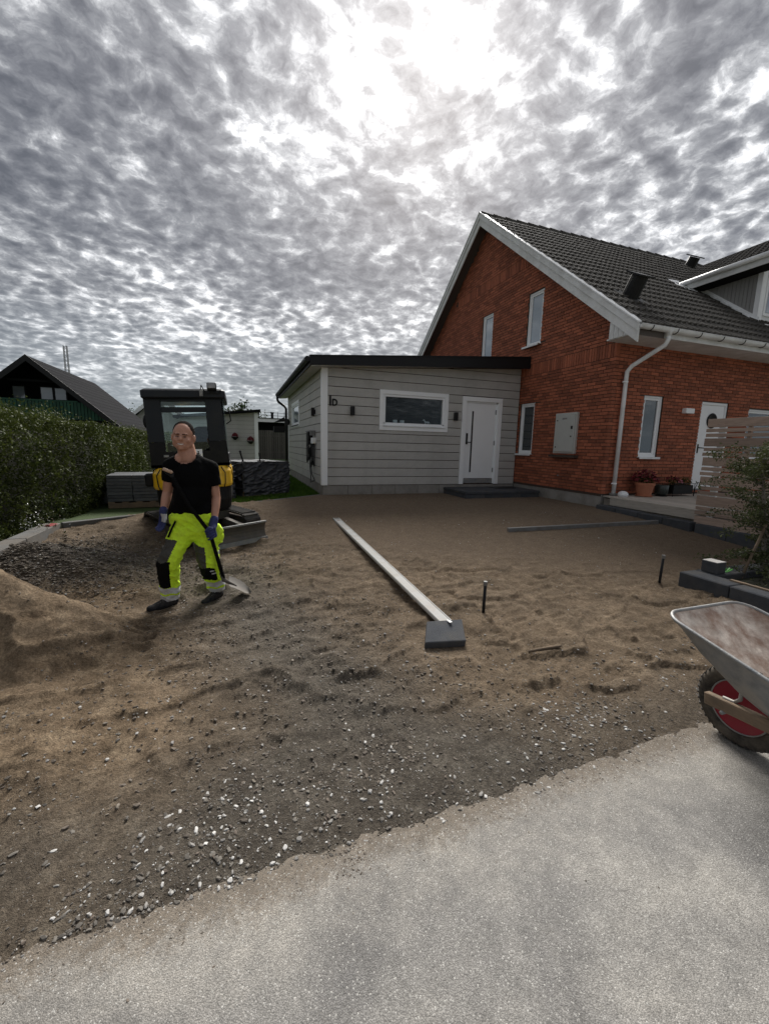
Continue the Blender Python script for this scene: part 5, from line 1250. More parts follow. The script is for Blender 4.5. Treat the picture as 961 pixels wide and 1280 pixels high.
# planter of dark blocks
pl = empty('planter', (4.5,2.6,-.3), 'raised planter bed of dark concrete blocks at the right edge of the yard', 'planter')
y = 3.09; r = random.Random(8)
for i in range(5):
    piece('block', M['slate'], pl, 4.56, y-.50, -.27, 4.80, y-.005, -.095, .010); piece('block', M['slate'], pl, 4.60, y-.50, -.42, 4.82, y-.005, -.275, .008); y -= .505
x = 4.81
for i in range(4): piece('block', M['slate'], pl, x, 2.85, -.27, x+.495, 3.088, -.095, .010); x += .505
MB().box(4.80,.6,-.4,6.8,2.85,-.16).build('soil', M['core'], pl)
f = MB(); f.box(4.75,.6,-.094,4.79,2.70,-.080); f.build('edge_strip', M['wood'], pl)
cb = empty('concrete_cube', (4.93,2.96,-.094), 'dark concrete cube with a pale top on the planter corner', 'block')
MB().box(4.835,2.885,-.093,4.985,3.045,.030).build('cube', M['slate'], cb, bevel=.005); MB().box(4.838,2.888,.0305,4.982,3.042,.036).build('pale_top', material('pale_cube_top',(.62,.60,.57),.8,var=.1), cb)  # thin plate gives the cube a paler top face
f = MB()
for i in range(14): 
    t = i*.9; f.bar((5.04+.02*math.cos(t),2.93+.02*math.sin(t),-.095),(5.06+.05*math.cos(t),2.92+.05*math.sin(t),-.06+.01*(i%3)),.010,.002)
o = f.build('green_tie', material('bright_green_plastic',(.10,.55,.06),.5), None); tag(o, 'bright green plastic tie beside the dark cube on the planter', 'plastic tie', kind='stuff')
# leaning shrub with its stake
sh = empty('leaning_shrub', (5.6,2.88,-.16), 'loose leafy shrub leaning over the planter at the right edge', 'shrub')
rng = np.random.default_rng(77); rs_ = random.Random(77)
f = MB(); tips = []
trunk = [(5.62,2.88,-.16),(5.62,2.92,.3),(5.52,2.95,.8),(5.40,2.95,1.25)]
f.tube(trunk, .02, 7, rs=[.026,.022,.016,.008])
for i in range(70):
    t = rs_.random(); k = min(int(t*3), 2); p = Vector(trunk[k]).lerp(Vector(trunk[k+1]), t*3-k); az = rs_.uniform(0, 2*PI); L_ = rs_.uniform(.22,.62)*(1.1-.2*t)
    d = Vector((math.cos(az), math.sin(az), rs_.uniform(-.05,.75))).normalized(); q = p+d*L_*.55; e = q+(d+Vector((0,0,-.35))).normalized()*L_*.5
    f.tube([p,q,e], .004, 4, rs=[.007,.004,.002]); tips.append((p,q,e))
f.build('stem', M['greywood'], sh, fix=False)['kind'] = 'stuff'
pts = []
for p,q,e in tips:
    for j in range(170):
        t = rs_.random()**.8; c = p.lerp(q, t*2) if t < .5 else q.lerp(e, t*2-1); pts.append(c+Vector((rs_.gauss(0,.030),rs_.gauss(0,.030),rs_.gauss(0,.026))))
leaf_cloud('foliage', np.array(pts), .021, M['shrub'], sh, 9)['kind'] = 'stuff'
f = MB(); f.tube([(5.20,2.86,-.20),(5.64,2.90,.56)], .015, 8); tag(f.build('stake', M['wood'], None, smooth=True), 'slanting wooden stake propped under the leaning shrub', 'stake')
gc_ = empty('ground_cover_plant', (5.3,2.4,-.16), 'low dark foliage growing inside the block planter', 'plant')
pts = np.array([5.6,2.2,-.02])+rng.normal(size=(5000,3))*np.array([.35,.30,.10]); pts[:,2] = np.maximum(pts[:,2], -.15); leaf_cloud('foliage', pts[pts[:,0] > 4.9], .02, M['shrub'], gc_, 10)['kind'] = 'stuff'

# ------------------------------------------------------------------ wheelbarrow
WB = Vector((2.42, 1.223, -.298)); ph = math.radians(-89.5); wb_ = empty('wheelbarrow', WB, 'galvanised wheelbarrow with cement stained tray and red wheel on the road edge', 'wheelbarrow', None, (0,0,ph))
# local frame: +x towards the handles, +y away from the camera side (left of travel)
WR = .212
def lb(f, *a, **k): return f.build(*a, local=True, **k)
whl = MB(); prof = []
for t in np.linspace(-PI*.86, PI*.86, 16): prof.append((WR-.042+.042*math.cos(t), .040*math.sin(t)))
n = 44; vs = []; 
for j in range(n):
    a = 2*PI*j/n
    for r_, w_ in prof: vs.append((r_*math.cos(a), w_, WR+r_*math.sin(a)))
k = len(prof); whl.add(vs, [(j*k+i, j*k+i+1, ((j+1)%n)*k+i+1, ((j+1)%n)*k+i) for j in range(n) for i in range(k-1)])
wheel = lb(whl, 'wheel', M['tyre'], wb_, smooth=True)
f = MB()
for j in range(40):
    a = 2*PI*(j+.5)/40
    for s in (-1,1):
        c0 = Vector(((WR-.003)*math.cos(a), s*.004, WR+(WR-.003)*math.sin(a))); a2 = a+.07; c1 = Vector(((WR-.013)*math.cos(a2), s*.032, WR+(WR-.013)*math.sin(a2))); f.bar(c0, c1, .010, .010, up=(math.cos(a),0,math.sin(a)))
o = f.build('tread', M['rubber'], None, local=True); o.parent = wheel; o.location = Vector(o.location)-Vector(wheel.location)
def sub(f, nm, mat, par, **k):
    o = f.build(nm, mat, None, local=True, **k); o.parent = par; o.location = Vector(o.location)-parent_local(par); return o
def parent_local(p):
    l = Vector((0,0,0))
    while p is not None and p.parent is not None: l += Vector(p.location); p = p.parent
    return l
f = MB(); f.lathe([(.134,-.030),(.128,-.024),(.118,-.012),(.05,-.006),(.04,-.022),(.022,-.03),(.022,.03),(.04,.022),(.05,.006),(.118,.012),(.128,.024),(.134,.030)], (0,0,WR), 36, ax=(0,1,0)); sub(f, 'rim', M['redmetal'], wheel, smooth=False)
f = MB(); f.tube([(.134*math.cos(t),-.031,WR+.134*math.sin(t)) for t in np.linspace(0,2*PI,41)], .004, 6, cap=False); sub(f, 'rim_edge', M['galv'], wheel)
lb(MB().tube([(0,-.17,WR),(0,.17,WR)], .010, 10), 'axle', M['galv'], wb_, smooth=True)
for s in (-1,1):   # wooden shafts, from just before the axle to the grips
    f = MB(); f.bar((-.095,s*.135,WR+.022),(1.38,s*.27,WR+.21),.036,.062); lb(f, 'shaft', M['wood'], wb_, bevel=.004)
    f = MB(); f.tube([(1.30,s*.263,WR+.205),(1.45,s*.275,WR+.222)], .020, 10); lb(f, 'grip', M['rubber'], wb_, smooth=True)
    f = MB(); f.bar((.62,s*.235,WR+.12),(.74,s*.25,-.0),.03,.04); f.bar((.55,s*.20,WR+.12),(.74,s*.25,.02),.02,.02); f.bar((.68,s*.25,.012),(.80,s*.25,.012),.05,.02); lb(f, 'leg', M['galv'], wb_)
    f = MB(); f.tube([(-.02,s*.135,WR+.065),(.03,s*.135,WR+.07),(.055,s*.14,WR+.10),(.06,s*.15,WR+.17),(.10,s*.15,WR+.22)], .009, 8); lb(f, 'bracket', M['galv'], wb_, smooth=True)
# tray: pressed steel, high at the front lip, with rolled rim
def loop(z, x0, x1, w0, w1, r, n=7):
    pts = []
    for (cx, cy, a0) in ((x0+r, -w0+r, PI), (x1-r, -w1+r, 1.5*PI), (x1-r, w1-r, 0), (x0+r, w0-r, .5*PI)):
        for i in range(n): a = a0+.5*PI*i/(n-1); pts.append((cx+r*math.cos(a), cy+r*math.sin(a)))
    return [(x, y, z(x)) for x, y in pts]
zr = lambda x: .655-.22*(x+.255)
L0 = loop(zr, -.255, .82, .315, .335, .10); L1 = loop(lambda x: zr(x)-.10, -.13, .74, .285, .30, .10); L2 = loop(lambda x: zr(x)-.19, .02, .67, .235, .25, .09); L3 = loop(lambda x: .315-.05*x, .16, .56, .17, .19, .06)
k = len(L0); vs = L0+L1+L2+L3; fs = [(r_*k+i, r_*k+(i+1)%k, (r_+1)*k+(i+1)%k, (r_+1)*k+i) for r_ in range(3) for i in range(k)]+[tuple(3*k+i for i in range(k))]
f = MB(); f.add(vs, fs); ty = lb(f, 'tray', M['galv'], wb_, smooth=True, fix=False); 
f = MB(); ins = lambda Ls, d: [(x*(1)-.0+(.004 if x < 0 else -.004), y*(1-.012), z+d) for x,y,z in Ls]
vs = ins(L0,-.002)+ins(L1,.004)+ins(L2,.004)+[(x*.985,y*.97,z+.006) for x,y,z in L3]; f.add(vs, fs); sub(f, 'tray_inside', M['concave'], ty, smooth=True, fix=False)
f = MB(); f.tube(L0+[L0[0]], .0095, 8, cap=False); sub(f, 'rim', M['galv'], ty, smooth=True)
for s in (-1,1):
    f = MB(); f.lathe([(.016,0),(.014,.010),(.006,.013)], (.30,s*.245,.42), 12, ax=(0,s,-.4)); sub(f, 'bolt', M['white'], ty)

# ------------------------------------------------------------------ mini excavator, seen from behind
EX = Vector((-.56, 6.80, -.115)); UZ = -.115; ex = empty('mini_excavator', EX, 'compact yellow and black tracked excavator parked behind the man', 'excavator', None, (0, -.055, 0))
e1 = Vector((.906,.423,0)); ed_ = Vector((.423,-.906,0))
def U(a, b, z): v = e1*a+ed_*b; return Vector((v.x, v.y, z+UZ))
# tracks
for s in (-1,1):
    c0 = s*.47; n = 10; prof = []
    for t in np.linspace(PI/2, 1.5*PI, n): prof.append((-.62+.175*math.cos(t), .19+.175*math.sin(t)))
    for t in np.linspace(-PI/2, PI/2, n): prof.append((.62+.165*math.cos(t), .185+.165*math.sin(t)))
    k = len(prof); inner = [(x*.955, .19+(z-.19)*.84) for x,z in prof]; f = MB(); w = .115
    vs = [U(c0-w, x, z) for x,z in prof]+[U(c0+w, x, z) for x,z in prof]+[U(c0-w, x, z) for x,z in inner]+[U(c0+w, x, z) for x,z in inner]
    fs = []
    for i in range(k):
        j = (i+1)%k; fs += [(i,j,k+j,k+i),(2*k+i,3*k+i,3*k+j,2*k+j),(i,2*k+i,2*k+j,j),(k+i,k+j,3*k+j,3*k+i)]
    f.add(vs, fs); tk = lb(f, 'track', M['rubber'], ex)
    # grouser bars, one by one round the belt
    P_ = [Vector((x,0,z)) for x,z in prof]+[Vector((prof[0][0],0,prof[0][1]))]; cum = [0]
    for i in range(k): cum.append(cum[-1]+(P_[i+1]-P_[i]).length)
    m = 40
    for q in range(m):
        d = cum[-1]*q/m; i = max(j for j in range(k) if cum[j] <= d); t = (d-cum[i])/max(1e-6,cum[i+1]-cum[i]); p = P_[i].lerp(P_[i+1], t); tg = (P_[i+1]-P_[i]).normalized(); nrm_ = Vector((tg.z,0,-tg.x)); nrm_ = nrm_ if (p+nrm_*.01-Vector((0,0,.19))).length > (p-Vector((0,0,.19))).length else -nrm_
        f = MB(); A = U(c0-w*.95, p.x+nrm_.x*.008, p.z+nrm_.z*.008); B = U(c0+w*.95, p.x+nrm_.x*.008, p.z+nrm_.z*.008); f.bar(A, B, .030, .022, up=U(0,nrm_.x,nrm_.z)); sub(f, 'track_pad', M['rubber'], tk, fix=False)
    f = MB(); ax_ = tuple(e1)
    for (x,z,r_) in ((-.62,.19,.125),(.62,.185,.115)): f = MB(); f.lathe([(r_,-.05),(r_,.05),(r_*.7,.07),(.04,.085)], U(c0,x,z), 18, ax=tuple(e1*s)); sub(f, 'sprocket', M['steelworn'], tk)
    for x in (-.35,-.12,.12,.35): f = MB(); f.lathe([(.055,-.09),(.055,.09),(.03,.10)], U(c0,x,.095), 12, ax=tuple(e1*s)); sub(f, 'roller', M['steelworn'], tk)
    f = MB(); f.bar(U(c0,-.5,.20),U(c0,.5,.20),.12,.10); sub(f, 'track_frame', M['steelworn'], tk)
f = MB(); f.bar(U(-.36,0,.30),U(.36,0,.30),.42,.12); f.lathe([(.30,0),(.30,.16),(.26,.17)], (0,0,.19), 24); lb(f, 'undercarriage', M['steelworn'], ex)
# dozer blade
n = 7; hs_ = [(.03*math.cos(t)*0+ .055*(1-math.sin(t)), t) for t in (0,)]
sec = [(.06*((i/(n-1)-.5)*2)**2, .015+.26*i/(n-1)) for i in range(n)]
f = MB(); bd = 1.04; W_ = .50
vs = [U(s*W_, bd+a, z) for s in (-1,1) for a,z in sec]+[U(s*W_, bd+a-.02, z) for s in (-1,1) for a,z in sec]
fs = [(i,i+1,n+i+1,n+i) for i in range(n-1)]+[(2*n+i,3*n+i,3*n+i+1,2*n+i+1) for i in range(n-1)]+[(n-1,3*n-1,4*n-1,2*n-1),(0,n,3*n,2*n)]+[(i,2*n+i,2*n+i+1,i+1) for i in range(n-1)]+[(n+i,n+i+1,3*n+i+1,3*n+i) for i in range(n-1)]
f.add(vs, fs); bl = lb(f, 'dozer_blade', M['steelworn'], ex, smooth=False)
f = MB(); f.bar(U(-W_,bd+.055,.278),U(W_,bd+.055,.278),.03,.022); sub(f, 'top_edge', M['galv'], bl); f = MB(); f.bar(U(-W_,bd+.066,.035),U(W_,bd+.066,.035),.014,.06); sub(f, 'cutting_edge', M['galv'], bl)
for s in (-1,1): f = MB(); f.bar(U(s*.22,.35,.24),U(s*.30,bd-.01,.16),.07,.09); sub(f, 'blade_arm', M['steelworn'], bl)
# upper body
def plan(hw, y0, y1, r, n=6):
    p = []
    for (cx, cy, a0) in ((-hw+r, y0+r, PI), (hw-r, y0+r, 1.5*PI)):
        for i in range(n+1): a = a0+.5*PI*i/n; p.append((cx+r*math.cos(a), cy+r*math.sin(a)))
    return p+[(hw,y1),(-hw,y1)]
def rings(levels):
    f = MB(); k = len(plan(1,0,1,.2)); vs = []
    for hw,y0,y1,r,z in levels: vs += [(x,y,z) for x,y in plan(hw,y0,y1,r)]
    m = len(levels); f.add(vs, [tuple(range(k-1,-1,-1)), tuple((m-1)*k+i for i in range(k))]+[(a*k+i,a*k+(i+1)%k,(a+1)*k+(i+1)%k,(a+1)*k+i) for a in range(m-1) for i in range(k)]); return f
lb(rings([(.40,-.42,.5,.2,.30),(.46,-.52,.6,.22,.34),(.485,-.555,.6,.22,.48),(.485,-.555,.6,.22,.66)]), 'counterweight', M['blackplastic'], ex, bevel=.01)
up = lb(rings([(.50,-.56,.62,.20,.662),(.512,-.575,.62,.20,.70),(.508,-.565,.62,.20,.88),(.47,-.52,.60,.18,.955)]), 'engine_hood', M['yellow'], ex, bevel=.008)
for s in (-1,1):
    f = MB(); f.tube([(s*.515,-.33,.66),(s*.522,-.33,.80),(s*.50,-.34,.92),(s*.42,-.45,.965)], .008, 6); f.tube([(s*.40,-.575,.66),(s*.42,-.578,.72),(s*.43,-.573,.86),(s*.38,-.54,.945)], .008, 6); sub(f, 'hood_seam', M['blackplastic'], up)
f = MB(); f.box(-.30,-.60,.60,.30,-.55,.90); lb(f, 'rear_grille', M['blackplastic'], ex, bevel=.015)
for i in range(7): f = MB().box(-.26,-.612,.64+i*.034,.26,-.598,.655+i*.034); lb(f, 'grille_slat', M['charcoal'], ex)
for s in (): f = MB(); f.box(s*.40-.05,-.585,.50,s*.40+.05,-.553,.56); lb(f, 'tail_lamp', M['redmetal'], ex)
f = MB(); f.box(-.62,-.35,.70,-.50,-.20,.88); lb(f, 'side_box', M['blackplastic'], ex, bevel=.02)
# cab
f = MB(); f.box(-.50,-.46,.955,.50,.62,1.0)
f.prism([(-.50,.96),(.50,.96),(.48,1.30),(.25,1.30),(.25,1.17),(-.30,1.17),(-.30,1.30),(-.49,1.30)], -.46, -.42, 'y'); cabf = lb(f, 'cab_rear_panel', M['blackplastic'], ex, bevel=.004)
f = MB()
for (x0,x1) in ((-.50,-.30),(.25,.47)):   # wide rear pillars
    f.prism([(x0,1.301),(x1,1.301),(x1-.0 if x0 < 0 else x1-.02,1.87),(x0+(.0 if x0 < 0 else 0),1.87)], -.46, -.42, 'y')
f.box(-.299,-.455,1.695,.249,-.425,1.765); f.box(-.299,-.455,1.835,.249,-.425,1.87)
lb(f, 'rear_frame', M['charcoal'], ex, bevel=.004)
for (x,y) in ((-.48,.58),(.44,.58),(-.485,.05),(.455,.05)): lb(MB().bar((x*1.0,y,.98),(x*.98,y,1.87),.05,.05), 'cab_post', M['charcoal'], ex)
for s in (-1,1): lb(MB().box(s*.475-.02,-.42,.98,s*.475+.02,.58,1.12), 'side_panel', M['charcoal'], ex)
rf_ = lb(rings([(.50,-.50,.66,.05,1.871),(.52,-.53,.70,.06,1.89),(.52,-.53,.70,.06,1.975),(.49,-.49,.66,.06,2.0)]), 'cab_roof', M['charcoal'], ex, bevel=.006)
MBg = MB().box(-.298,-.443,1.172,.248,-.437,1.694); lb(MBg, 'rear_window', M['cabglass'], ex); lb(MB().box(-.298,-.443,1.766,.248,-.437,1.834), 'rear_window', M['cabglass'], ex)
lb(MB().box(-.46,.597,1.0,.43,.603,1.86), 'front_window', M['cabglass'], ex); 
for s in (-1,1): lb(MB().box(s*.478-.003,-.41,1.125,s*.478+.003,.56,1.86), 'side_window', M['cabglass'], ex)
f = MB(); f.box(-.02,-.20,1.0,.38,.20,1.08); seat = lb(f, 'seat', M['blackfab'], ex, bevel=.03, segs=2)
f = MB(); f.prism([(-.06,1.06),(.40,1.06),(.34,1.42),(.25,1.51),(.09,1.51),(-.01,1.42)], -.26, -.17, 'y'); sub(f, 'backrest', M['blackfab'], seat, bevel=.03, segs=2)
for s in (-.30,.42): lb(MB().cap((s,.15,1.05),(s,.12,1.24),.014,.02,8), 'control_lever', M['blackplastic'], ex)
lb(MB().box(-.38,.30,1.0,-.20,.42,1.30), 'display', M['blackplastic'], ex, bevel=.01)
# label on the rear panel
lbp = lb(MB().box(.045,-.467,1.065,.155,-.461,1.195), 'warning_label', M['white'], ex)
f = MB(); f.lathe([(.010,0),(.010,.002)], (.105,-.4675,1.160), 12, ax=(0,-1,0)); f.bar((.105,-.468,1.148),(.098,-.468,1.112),.018,.002,up=(0,1,0)); f.bar((.098,-.468,1.112),(.080,-.468,1.088),.008,.002,up=(0,1,0)); f.bar((.100,-.468,1.112),(.118,-.468,1.086),.008,.002,up=(0,1,0)); f.bar((.103,-.468,1.138),(.130,-.468,1.118),.007,.002,up=(0,1,0)); sub(f, 'pictogram', M['black'], lbp)
f = MB(); f.box(-.33,-.466,1.10,-.27,-.459,1.13); lb(f, 'latch', M['galv'], ex)
# work lamps, mirror, rails
wl = lb(MB().box(.30,-.60,1.97,.42,-.53,2.07), 'work_lamp', M['black'], ex, bevel=.01); wl.rotation_euler.x = -.3
f = MB().box(.312,-.612,1.985,.408,-.601,2.055); o = sub(f, 'lens', M['galv'], wl)
f = MB(); f.box(.20,-.57,1.90,.24,-.53,1.99); f.lathe([(.014,0),(.014,.012)], (.22,-.571,1.97), 10, ax=(0,-1,0)); f.lathe([(.014,0),(.014,.012)], (.22,-.571,1.925), 10, ax=(0,-1,0)); lb(f, 'lamp_switch', M['galv'], ex)
f = MB(); f.tube([(.22,-.57,1.99),(.23,-.58,2.04),(.28,-.57,1.93),(.36,-.56,1.95),(.44,-.55,1.93),(.47,-.55,1.99)], .008, 6); lb(f, 'cable', M['black'], ex)
f = MB(); f.ell((-.57,.05,1.60),(.055,.03,.105),12,8); mr = lb(f, 'mirror', M['blackplastic'], ex, smooth=True); f = MB(); f.tube([(-.50,.05,1.80),(-.56,.05,1.78),(-.57,.05,1.68)], .009, 6); sub(f, 'mirror_arm', M['black'], mr)
f = MB(); f.tube([(-.52,.3,1.93),(-.60,.3,1.92),(-.60,.3,1.90)], .02, 6); lb(f, 'front_lamp', M['black'], ex)
f = MB(); f.tube([(.50,-.30,1.74),(.55,-.30,1.72),(.56,-.30,1.58),(.50,-.30,1.54)], .009, 6); lb(f, 'grab_rail', M['black'], ex, smooth=True)
# boom folded forward, away from us
f = MB(); f.bar((-.08,.60,.62),(-.08,.86,.66),.22,.36); lb(f, 'boom_foot', M['steelworn'], ex)
f = MB(); f.bar((-.08,.80,.80),(-.18,1.40,1.42),.12,.17); f.bar((-.18,1.40,1.42),(-.30,2.10,1.58),.12,.18,w2=.10,h2=.13); bo = lb(f, 'boom', M['yellow'], ex)
f = MB(); f.tube([(-.08,.85,1.02),(-.18,1.50,1.58)], .03, 8); sub(f, 'cylinder', M['galv'], bo)
f = MB(); f.bar((-.30,2.05,1.66),(-.30,2.25,.62),.11,.14); lb(f, 'dipper_arm', M['yellow'], ex)
f = MB(); f.prism([(2.05,.55),(2.35,.62),(2.42,.30),(2.20,.10),(1.98,.16)], -.50, -.12, 'x'); lb(f, 'bucket', M['steelworn'], ex)

# ------------------------------------------------------------------ the man and his shovel
PZ = float(min(yz(np.array(-.66), np.array(4.0)), yz(np.array(-.25), np.array(4.1))))
PY = 4.05
man = empty('person', (-.45, PY, -.29), 'man in black t-shirt and hi-vis yellow work trousers walking with a shovel', 'person')
def v(x, z, dy=0): return Vector((x, PY+dy, z))
body = MB()
hc = v(-.449, 1.232, -.005); fa = math.radians(-5); FR = Matrix.Rotation(fa, 3, 'Z') @ Matrix.Rotation(math.radians(4), 3, 'Y')
def H(x, y, z): return hc + FR @ Vector((x, y, z))     # head frame: -y is the face
body.ell(H(0,.014,.030), (.084,.098,.095), 18, 12, rot=FR)          # skull
body.ell(H(0,-.018,-.030), (.073,.073,.075), 16, 12, rot=FR)        # face
body.ell(H(0,-.026,-.078), (.060,.056,.044), 14, 10, rot=FR)        # jaw
body.ell(H(0,-.068,-.098), (.026,.018,.018), 10, 8, rot=FR)         # chin
for s_ in (-1,1):
    body.ell(H(s_*.041,-.056,-.030), (.026,.024,.022), 12, 8, rot=FR)   # cheeks lifted by the smile
    body.ell(H(s_*.032,-.080,.020), (.026,.013,.009), 10, 6, rot=FR)    # brow ridge
    body.ell(H(s_*.089,.016,-.012), (.011,.021,.033), 10, 8, rot=FR)    # ears
    body.ell(H(s_*.060,.000,-.062), (.024,.044,.034), 10, 8, rot=FR)
body.cap(H(0,-.088,.008), H(0,-.106,-.022), .010, .017, 10); body.ell(H(-.014,-.094,-.028), (.010,.011,.009), 8, 6); body.ell(H(.014,-.094,-.028), (.010,.011,.009), 8, 6)
body.cap(H(-.024,-.080,-.078), H(.024,-.080,-.078), .009, .009, 8)   # lower lip
body.cap(H(-.026,-.083,-.052), H(.026,-.083,-.052), .007, .007, 8)
body.cap(v(-.440,1.17,.03), v(-.420,1.04,.03), .070, .078, 16)        # neck
body.cap(v(-.425,1.07,.035), v(-.53,1.00,.02), .058, .055, 12); body.cap(v(-.425,1.07,.035), v(-.285,.975,.04), .058, .055, 12)
body.ell(v(-.40,.88,.02), (.155,.10,.16), 18, 12); body.ell(v(-.40,.68,.02), (.140,.105,.16), 18, 12); body.ell(v(-.39,.52,.02), (.145,.10,.11), 18, 12)
# arms
shl, ell_, wrl = v(-.560,.965,.03), v(-.607,.735,.06), v(-.634,.575,-.03)
shr, elr, wrr = v(-.245,.955,.05), v(-.205,.685,.05), v(-.222,.495,-.07)
for a_, b_, c_ in ((shl, ell_, wrl), (shr, elr, wrr)):
    body.cap(a_, a_.lerp(b_, .5), .052, .049, 14); body.cap(a_.lerp(b_, .5), b_, .049, .040, 14); body.cap(b_, b_.lerp(c_, .35), .041, .041, 14); body.cap(b_.lerp(c_, .35), c_, .041, .028, 14)
# legs under the trousers
hl, kl, al = v(-.47,.44,.02), v(-.612,.13,-.10), v(-.625,-.20,.02)
hr, kr, ar = v(-.30,.44,.03), v(-.283,.07,-.03), v(-.235,-.19,.12)
for a_, b_, c_ in ((hl, kl, al), (hr, kr, ar)): body.cap(a_, b_, .075, .052, 12); body.cap(b_, c_, .052, .038, 12)
bd_ = remeshed(body, 'body', M['skin'], man, .0068, 3, local=False)
# eyes, teeth, brows
f = MB()
for s_ in (-1,1): f.ell(H(s_*.032,-.087,-.001), (.014,.006,.0038), 10, 6, rot=FR)
f.build('eye_line', material('eye_dark_brown',(.03,.02,.018),.3), man, smooth=True)['kind'] = 'stuff'  # slim dark ellipsoids, the colour of the eyes themselves
f = MB(); f.tube([H(-.024,-.086,-.060),H(-.012,-.0915,-.0655),H(.0,-.0925,-.067),H(.012,-.0915,-.0655),H(.024,-.086,-.060)], .004, 8, rs=[.002,.0042,.005,.0042,.002]); f.build('teeth', material('teeth',(.72,.68,.62),.4), man, smooth=True)
f = MB()
for s_ in (-1,1): f.cap(H(s_*.014,-.0935,.019), H(s_*.050,-.084,.019), .0038, .003, 8)
f.build('eyebrows', M['hair'], man, smooth=True)
# short hair, receding at the temples
hb = MB(); hb.ell(H(0,.026,.038), (.0885,.098,.099), 24, 16, rot=FR)
hm = remeshed(hb, 'hair', M['hair'], man, .007, 1, local=False); import bmesh
bm = bmesh.new(); bm.from_mesh(hm.data); inv = FR.inverted(); off = Vector(hm.location)+Vector(man.location); dele = []
for vv in bm.verts:
    q = inv @ (Vector(vv.co)+off-hc)
    front = -.062+.30*abs(q.x) if q.z > .05 else -.020
    if (q.y < front and q.z < .128) or q.z < .010-(.35*(q.y-.02) if q.y > .02 else 0) or (q.y < -.035): dele.append(vv)
bmesh.ops.delete(bm, geom=dele, context='VERTS'); bm.to_mesh(hm.data); bm.free()
# t-shirt
ts = MB(); ts.ell(v(-.402,.87,.02), (.178,.122,.165), 20, 14); ts.ell(v(-.400,.71,.015), (.160,.128,.17), 20, 14); ts.cap(v(-.470,.60,.02), v(-.325,.585,.03), .112, .112, 16)
ts.ell(v(-.43,.69,-.03), (.12,.11,.12), 16, 10)
ts.cap(v(-.445,1.045,.035), v(-.54,.99,.02), .066, .066, 14); ts.cap(v(-.405,1.05,.040), v(-.275,.970,.045), .066, .070, 14); ts.ell(v(-.41,.99,.02), (.13,.09,.07), 16, 10)
ts.cap(shl, shl.lerp(ell_, .42), .072, .066, 14); ts.cap(shr, shr.lerp(elr, .50), .076, .072, 14)
tsm = remeshed(ts, 't_shirt', M['tee'], man, .008, 4, local=False)
bm = bmesh.new(); bm.from_mesh(tsm.data); off = Vector(tsm.location)+Vector(man.location); dele = []
from mathutils import noise as mn
for vv in bm.verts:
    w = Vector(vv.co)+off
    n_ = mn.fractal(Vector((w.x*6+w.z*5, w.y*6, w.z*3-w.x*5)), .8, 2.0, 3); vv.co += vv.normal*.0075*n_
    if (w-v(-.440,1.085,-.030)).length < .088 and w.z > 1.0: dele.append(vv)     # neckline
    if w.z < .545+.05*(w.x+.5)*-1: dele.append(vv)                              # hem
    for a_, b_, t_ in ((shl, ell_, .56), (shr, elr, .60)):
        d_ = (b_-a_).normalized(); t = (w-a_).dot(d_)
        if t > (b_-a_).length*t_ and ((w-a_)-d_*t).length < .095 and (abs(w.x+.40) > .165): dele.append(vv)
bmesh.ops.delete(bm, geom=list(set(dele)), context='VERTS'); bm.to_mesh(tsm.data); bm.free()
# trousers with panels and bands
tr = MB(); tr.cap(v(-.475,.50,.015), v(-.315,.49,.03), .118, .118, 18); tr.cap(v(-.45,.41,.01), v(-.315,.40,.03), .115, .118, 18)
tr.cap(hl, kl, .108, .082, 16); tr.cap(kl, kl.lerp(al,.55), .084, .080, 16); tr.cap(kl.lerp(al,.55), al+Vector((0,0,.0)), .080, .078, 16)
tr.cap(hr+Vector((-.01,0,0)), kr, .112, .086, 16); tr.cap(kr, kr.lerp(ar,.55), .086, .080, 16); tr.cap(kr.lerp(ar,.55), ar, .080, .076, 16)
tr.ell(v(-.205,.34,.02), (.05,.07,.10), 12, 8)      # side pocket
trm = remeshed(tr, 'work_trousers', M['hiviz'], man, .0072, 4, local=False)
for m_ in ('greyfab', 'blackfab', 'reflect'): trm.data.materials.append(M[m_])
bm = bmesh.new(); bm.from_mesh(trm.data); off = Vector(trm.location)+Vector(man.location); dele = []
for vv in bm.verts:
    w = Vector(vv.co)+off
    n_ = mn.fractal(Vector((w.x*9+w.z*4, w.y*9, w.z*13-w.x*8)), .7, 2.0, 4); n2 = 1-abs(mn.noise(Vector((w.x*7+3, w.y*7, w.z*16+w.x*9)))); vv.co += vv.normal*(.009*n_+.010*n2**5)
    if w.z < -.245 or w.z > .585: dele.append(vv)
bmesh.ops.delete(bm, geom=dele, context='VERTS')
